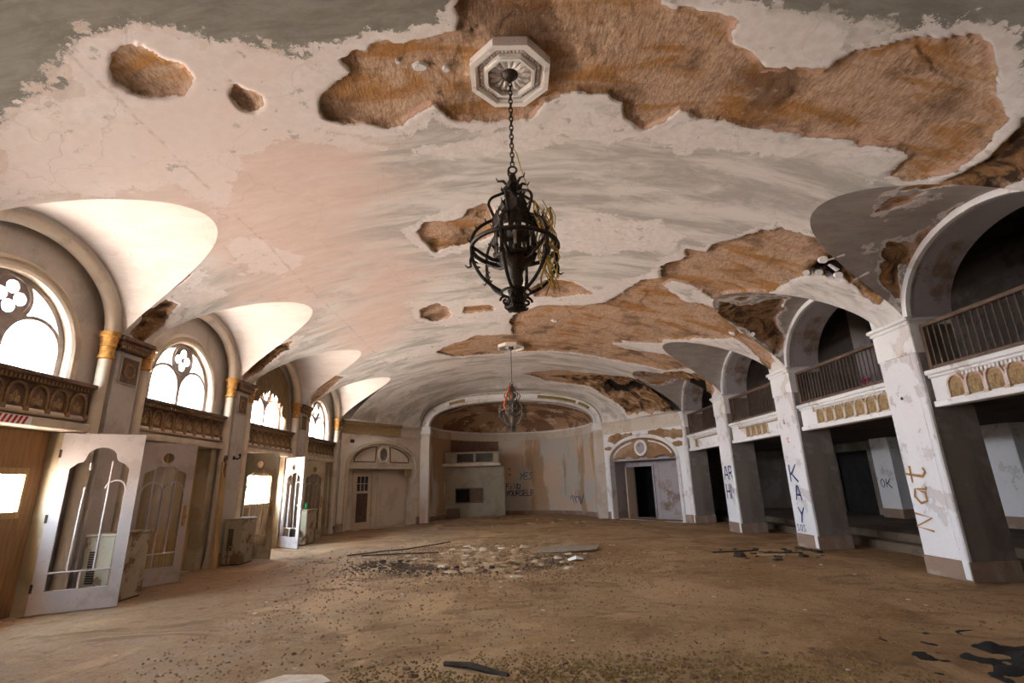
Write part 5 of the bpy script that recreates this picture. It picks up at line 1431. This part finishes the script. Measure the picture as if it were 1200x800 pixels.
LATHS = (((5.0, 12.35, .1, 1.1), 'long dark lath lying before the KAY column'), ((5.9, 11.95, -.25, .8), 'shorter dark lath beside the KAY column base'), ((5.5, 11.7, -.08, .6), 'pale lath stub near the KAY column base'))
CABLES = (([(-4.3, 13.5), (-3.6, 14.1), (-3.0, 14.4), (-2.0, 16.0)], 'dark cable trailing across the floor towards the canted corner'), ([(-3.9, 13.35), (-2.9, 13.45), (-2.0, 13.4)], 'short dark cable lying beside the rubble heap'))
TAKEN = [(.58, 13.02, .25), (.65, 13.72, .25), (1.75, 13.15, .3), (2.0, 13.7, .25), (.8, 13.4, .5), (1.3, 13.4, .58), (1.8, 13.45, .48), (1.22, 11.66, .24), (-2.15, 5.06, .38), (-2.97, 25.9, .48)]     # board, paper, slab, crate
for (x, y, rz, L), lb in LATHS:
    TAKEN += [(x + q * L / 2 * math.cos(rz), y + q * L / 2 * math.sin(rz), .055) for q in np.linspace(-1, 1, 11)]
for pts, lb in CABLES:
    for p, q in zip(pts, pts[1:]): TAKEN += [(p[0] + (q[0] - p[0]) * t, p[1] + (q[1] - p[1]) * t, .04) for t in np.linspace(0, 1, 24)]
TAKEN += [(-.85 + .6 * t, 5.32 - .36 * t, .055) for t in np.linspace(0, 1, 10)]                                                # stick
def clear_of_room(x, y, r_):
    if abs(x) + r_ > 6.85 or ((x - 4.4) / 1.15) ** 2 + ((y - 5.1) / .9) ** 2 < 1: return False                                   # columns, shade heap
    if -3.7 < x < -.3 and y + r_ > 26.05: return False                                                                          # booth
    if y > YC and ((W - abs(x)) * (YE - YC) + (YC - y) * (W - CX)) / CL < r_ + .1 and y <= YE: return False                       # canted walls
    if y > YE - .2 and (abs(x) + r_ > 3.8 or (x / 4.0) ** 2 + ((y - YE - .3) / 4.2) ** 2 > .85): return False                    # apse
    return True
def scatter(n, key, name, label, cat, group, pos, size):
    for j in range(n):
        s_ = size(); r_ = 1.12 * s_; tries = 0
        while True:
            x, y = pos(); g_ = .012 * tries
            x += rnd.gauss(0, g_); y += rnd.gauss(0, g_); tries += 1
            if clear_of_room(x, y, r_) and all((x - a_) ** 2 + (y - b) ** 2 > (r_ + c_) ** 2 for a_, b, c_ in TAKEN): break
        TAKEN.append((x, y, r_))
        o = link(name, rnd.choice(CH[key]), None, (x, y, ground(x, y) - .006 * s_ - .003))
        o.scale = (s_, s_ * (.6 + .4 * rnd.random()), s_ * (.5 + .5 * rnd.random()) * (.45 if name in ('plaster_chunk', 'plaster_lump') else .8)); o.rotation_euler = (.15 * (rnd.random() - .5), .15 * (rnd.random() - .5), rnd.random() * 6.28)
        tag(o, label, cat, group)
G = rnd.gauss; U = rnd.uniform
scatter(46, 'tan', 'plaster_chunk', 'tan plaster chunk in the rubble heap on the floor', 'plaster chunk', 'plaster chunks of the heap in the middle of the floor', lambda: (G(-.9, .55), G(12.1, .55)), lambda: U(.05, .20))
scatter(30, 'pale', 'plaster_chunk', 'pale plaster chunk in the rubble heap on the floor', 'plaster chunk', 'pale chunks of the heap in the middle of the floor', lambda: (G(-.6, .7), G(12.6, .8)), lambda: U(.05, .16))
scatter(70, 'brown', 'plaster_chip', 'small brown chip scattered on the dirt floor', 'plaster chip', 'brown chips scattered on the floor', lambda: (U(-3.5, 6), U(4.6, 14)), lambda: U(.012, .05))
scatter(60, 'pale', 'plaster_chip', 'small pale chip scattered on the dirt floor', 'plaster chip', 'pale chips scattered on the floor', lambda: (U(-4.5, 6), U(4.6, 15)), lambda: U(.012, .045))
scatter(46, 'tan', 'plaster_lump', 'tan plaster lump lying before the apse', 'plaster lump', 'plaster lumps before the apse', lambda: (U(-4, 5.5), G(23.5, 2.0)), lambda: U(.06, .2))
scatter(34, 'brown', 'mossy_lump', 'mossy brown lump in the strip of fine rubble', 'rubble lump', 'lumps in the strip of fine rubble', lambda: (G(.6, 1.3), U(4.75, 5.5)), lambda: U(.02, .06))
scatter(26, 'dark', 'dark_scrap', 'dark scrap in the ring of refuse around the heap', 'scrap', 'dark scraps around the heap', lambda: (lambda a_: (-1.3 + 1.7 * math.cos(a_), 11.6 + 1.0 * math.sin(a_)))(U(PI * .8, PI * 2.1)), lambda: U(.04, .13))
scatter(22, 'dark', 'dark_scrap', 'dark scrap strewn before the KAY column', 'scrap', 'dark scraps before the KAY column', lambda: (U(4.6, 6.7), G(12.0, .35)), lambda: U(.05, .16))
# fine crumbs: nobody could count them
def crumbs(n, seed, posf, smin, smax):
    rn = np.random.default_rng(seed); p = np.zeros((0, 2)); big = np.array([t for t in TAKEN if t[2] > .025])
    while len(p) < n:                                   # crumbs lie beside the larger pieces, never inside them
        q = posf(rn, n)
        d2 = ((q[:, None, :] - big[None, :, :2]) ** 2).sum(-1)
        ok = (d2 > (big[None, :, 2] + smax) ** 2).all(1) & (((q[:, 0] - 4.4) / 1.15) ** 2 + ((q[:, 1] - 5.1) / .9) ** 2 > 1) & (q[:, 0] > -6.0) & (q[:, 0] < 6.8)
        p = np.concatenate([p, q[ok]])
    p = p[:n]
    s_ = rn.uniform(smin, smax, n); a_ = rn.uniform(0, 6.28, n)
    base = np.array([(1, 0, 0), (-.5, .8, 0), (-.5, -.8, 0), (0, 0, .8)])
    vs = []; fs = []
    for i in range(n):
        ca, sa = math.cos(a_[i]) * s_[i], math.sin(a_[i]) * s_[i]; z = ground(p[i, 0], p[i, 1]) - .001
        for b in base: vs.append((p[i, 0] + b[0] * ca - b[1] * sa, p[i, 1] + b[0] * sa + b[1] * ca, z + b[2] * s_[i]))
        o = i * 4; fs += [(o, o + 1, o + 3), (o + 1, o + 2, o + 3), (o + 2, o, o + 3)]
    return MB().add(vs, fs)
o = link('rubble_crumbs', crumbs(2600, 1, lambda rn, n: np.stack([rn.uniform(-4, 6, n), 4.5 + 9 * rn.power(.6, n)], -1), .004, .013).mesh('rubble_crumbs', M['tan_plaster'])); tag(o, 'fine pale plaster crumbs strewn over the dirt floor', 'rubble', kind='stuff')
o = link('moss_crumbs', crumbs(5000, 2, lambda rn, n: np.stack([rn.normal(.5, 1.6, n), rn.normal(4.95, .28, n)], -1), .006, .022).mesh('moss_crumbs', M['moss'])); tag(o, 'fine mossy rubble strip across the dirt floor', 'rubble', kind='stuff')
o = link('brown_crumbs', crumbs(4200, 3, lambda rn, n: np.stack([rn.normal(-.8, 1.6, n), rn.normal(12.3, 1.6, n)], -1), .01, .035).mesh('brown_crumbs', M['brown_chip'])); tag(o, 'fine brown rubble around the heap of plaster', 'rubble', kind='stuff')
o = link('flake_litter', crumbs(5200, 5, lambda rn, n: np.stack([rn.uniform(-4, 6.4, n), 4.5 + 8 * rn.power(.7, n)], -1), .006, .022).mesh('flake_litter', M['brown_chip'])); tag(o, 'fine brown flakes littering the whole dirt floor', 'litter', kind='stuff')
def ring_pos(rn, n):
    a_ = rn.uniform(PI * .85, PI * 2.15, n); q = rn.normal(1, .20, n)
    return np.stack([-1.2 + 1.75 * q * np.cos(a_), 11.7 + 1.05 * q * np.sin(a_)], -1)
o = link('dark_litter', crumbs(1500, 6, ring_pos, .010, .045).mesh('dark_litter', M['dark_litter'])); tag(o, 'dark ring of fine litter around the plaster heap', 'litter', kind='stuff')
# single pieces
def sheet(pts, t_, z): 
    n = len(pts); return MB().add([(x, y, z) for x, y in pts] + [(x, y, z + t_) for x, y in pts], [tuple(range(n - 1, -1, -1)), tuple(range(n, 2 * n))] + [(i, (i + 1) % n, n + (i + 1) % n, n + i) for i in range(n)])
z0 = ground(1.21, 11.66)
single('paper_scrap', MB().add([(1.05, 11.55, z0 + .01), (1.2, 11.5, z0 + .05), (1.38, 11.58, z0 + .02), (1.4, 11.78, z0 + .03), (1.22, 11.84, z0 + .07), (1.04, 11.76, z0 + .02), (1.22, 11.66, z0 + .1)], [(0, 1, 6), (1, 2, 6), (2, 3, 6), (3, 4, 6), (4, 5, 6), (5, 0, 6)]), M['paper'], 'crumpled white paper lying on the dirt floor', 'paper', (1.2, 11.66, z0))
z0 = max(ground(x, y) for x in (.5, 1.2, 2.0) for y in (13.0, 13.6))
single('flat_board', sheet([(.45, 12.95), (1.1, 12.85), (1.9, 13.1), (2.1, 13.8), (1.2, 13.95), (.6, 13.8)], .03, z0), M['board'], 'flat grey board lying beside the rubble heap', 'board', (1.2, 13.4, z0))
z0 = ground(-.5, 5.1)
single('burnt_stick', MB().tube([(-.85, 5.32, z0 + .02), (-.6, 5.2, z0 + .035), (-.25, 4.96, z0 + .02)], [.022, .03, .022], 7), M['dark_chip'], 'burnt stick lying in the strip of fine rubble', 'stick', (-.55, 5.15, z0))
z0 = ground(-2.17, 5.1)
single('plaster_slab', sheet([(-2.5, 5.0), (-2.1, 4.9), (-1.8, 5.02), (-1.95, 5.2), (-2.3, 5.22)], .025, z0 - .005), M['pale_chip'], 'flat pale plaster slab half sunk in the dirt', 'plaster slab', (-2.15, 5.05, z0))
for pts, lb in CABLES:
    single('floor_cable', MB().tube([(x, y, ground(x, y) + .012) for x, y in pts], .018, 6), M['dark_chip'], lb, 'cable', (pts[0][0], pts[0][1], 0), True)
for (x, y, rz, L), lb in LATHS:
    z0 = ground(x, y)
    single('fallen_lath', MB().bbox(-L / 2, L / 2, -.03, .03, 0, .025, .004), M['dark_chip'] if 'dark' in lb else M['pale_chip'], lb, 'lath', (x, y, z0 + .004), local=True).rotation_euler = (0, 0, rz)
z0 = ground(4.2, 5.4)  # black mound added in place of a dark shadowy patch of floor
bl = MB(); vs = []; fs = []; rn = np.random.default_rng(4)
gx = np.linspace(3.2, 5.4, 56); gy = np.linspace(4.3, 6.0, 46)
for xx in gx:
    for yy in gy:
        rr = ((xx - 4.4) / .8) ** 2 + ((yy - 5.1) / .55) ** 2
        vs.append((xx, yy, z0 - .05 + .08 * math.exp(-rr * 1.2) + .09 * float(fbm(np.array(xx * 5), np.array(yy * 5), 3, 2))))
for i in range(55):
    for j in range(45): o_ = i * 46 + j; fs.append((o_, o_ + 46, o_ + 47, o_ + 1))
single('shade_heap', bl.add(vs, fs), M['black'], 'added black heap standing for the shadowy floor beside the Nat column', 'shade heap', (4.2, 5.4, z0), True)
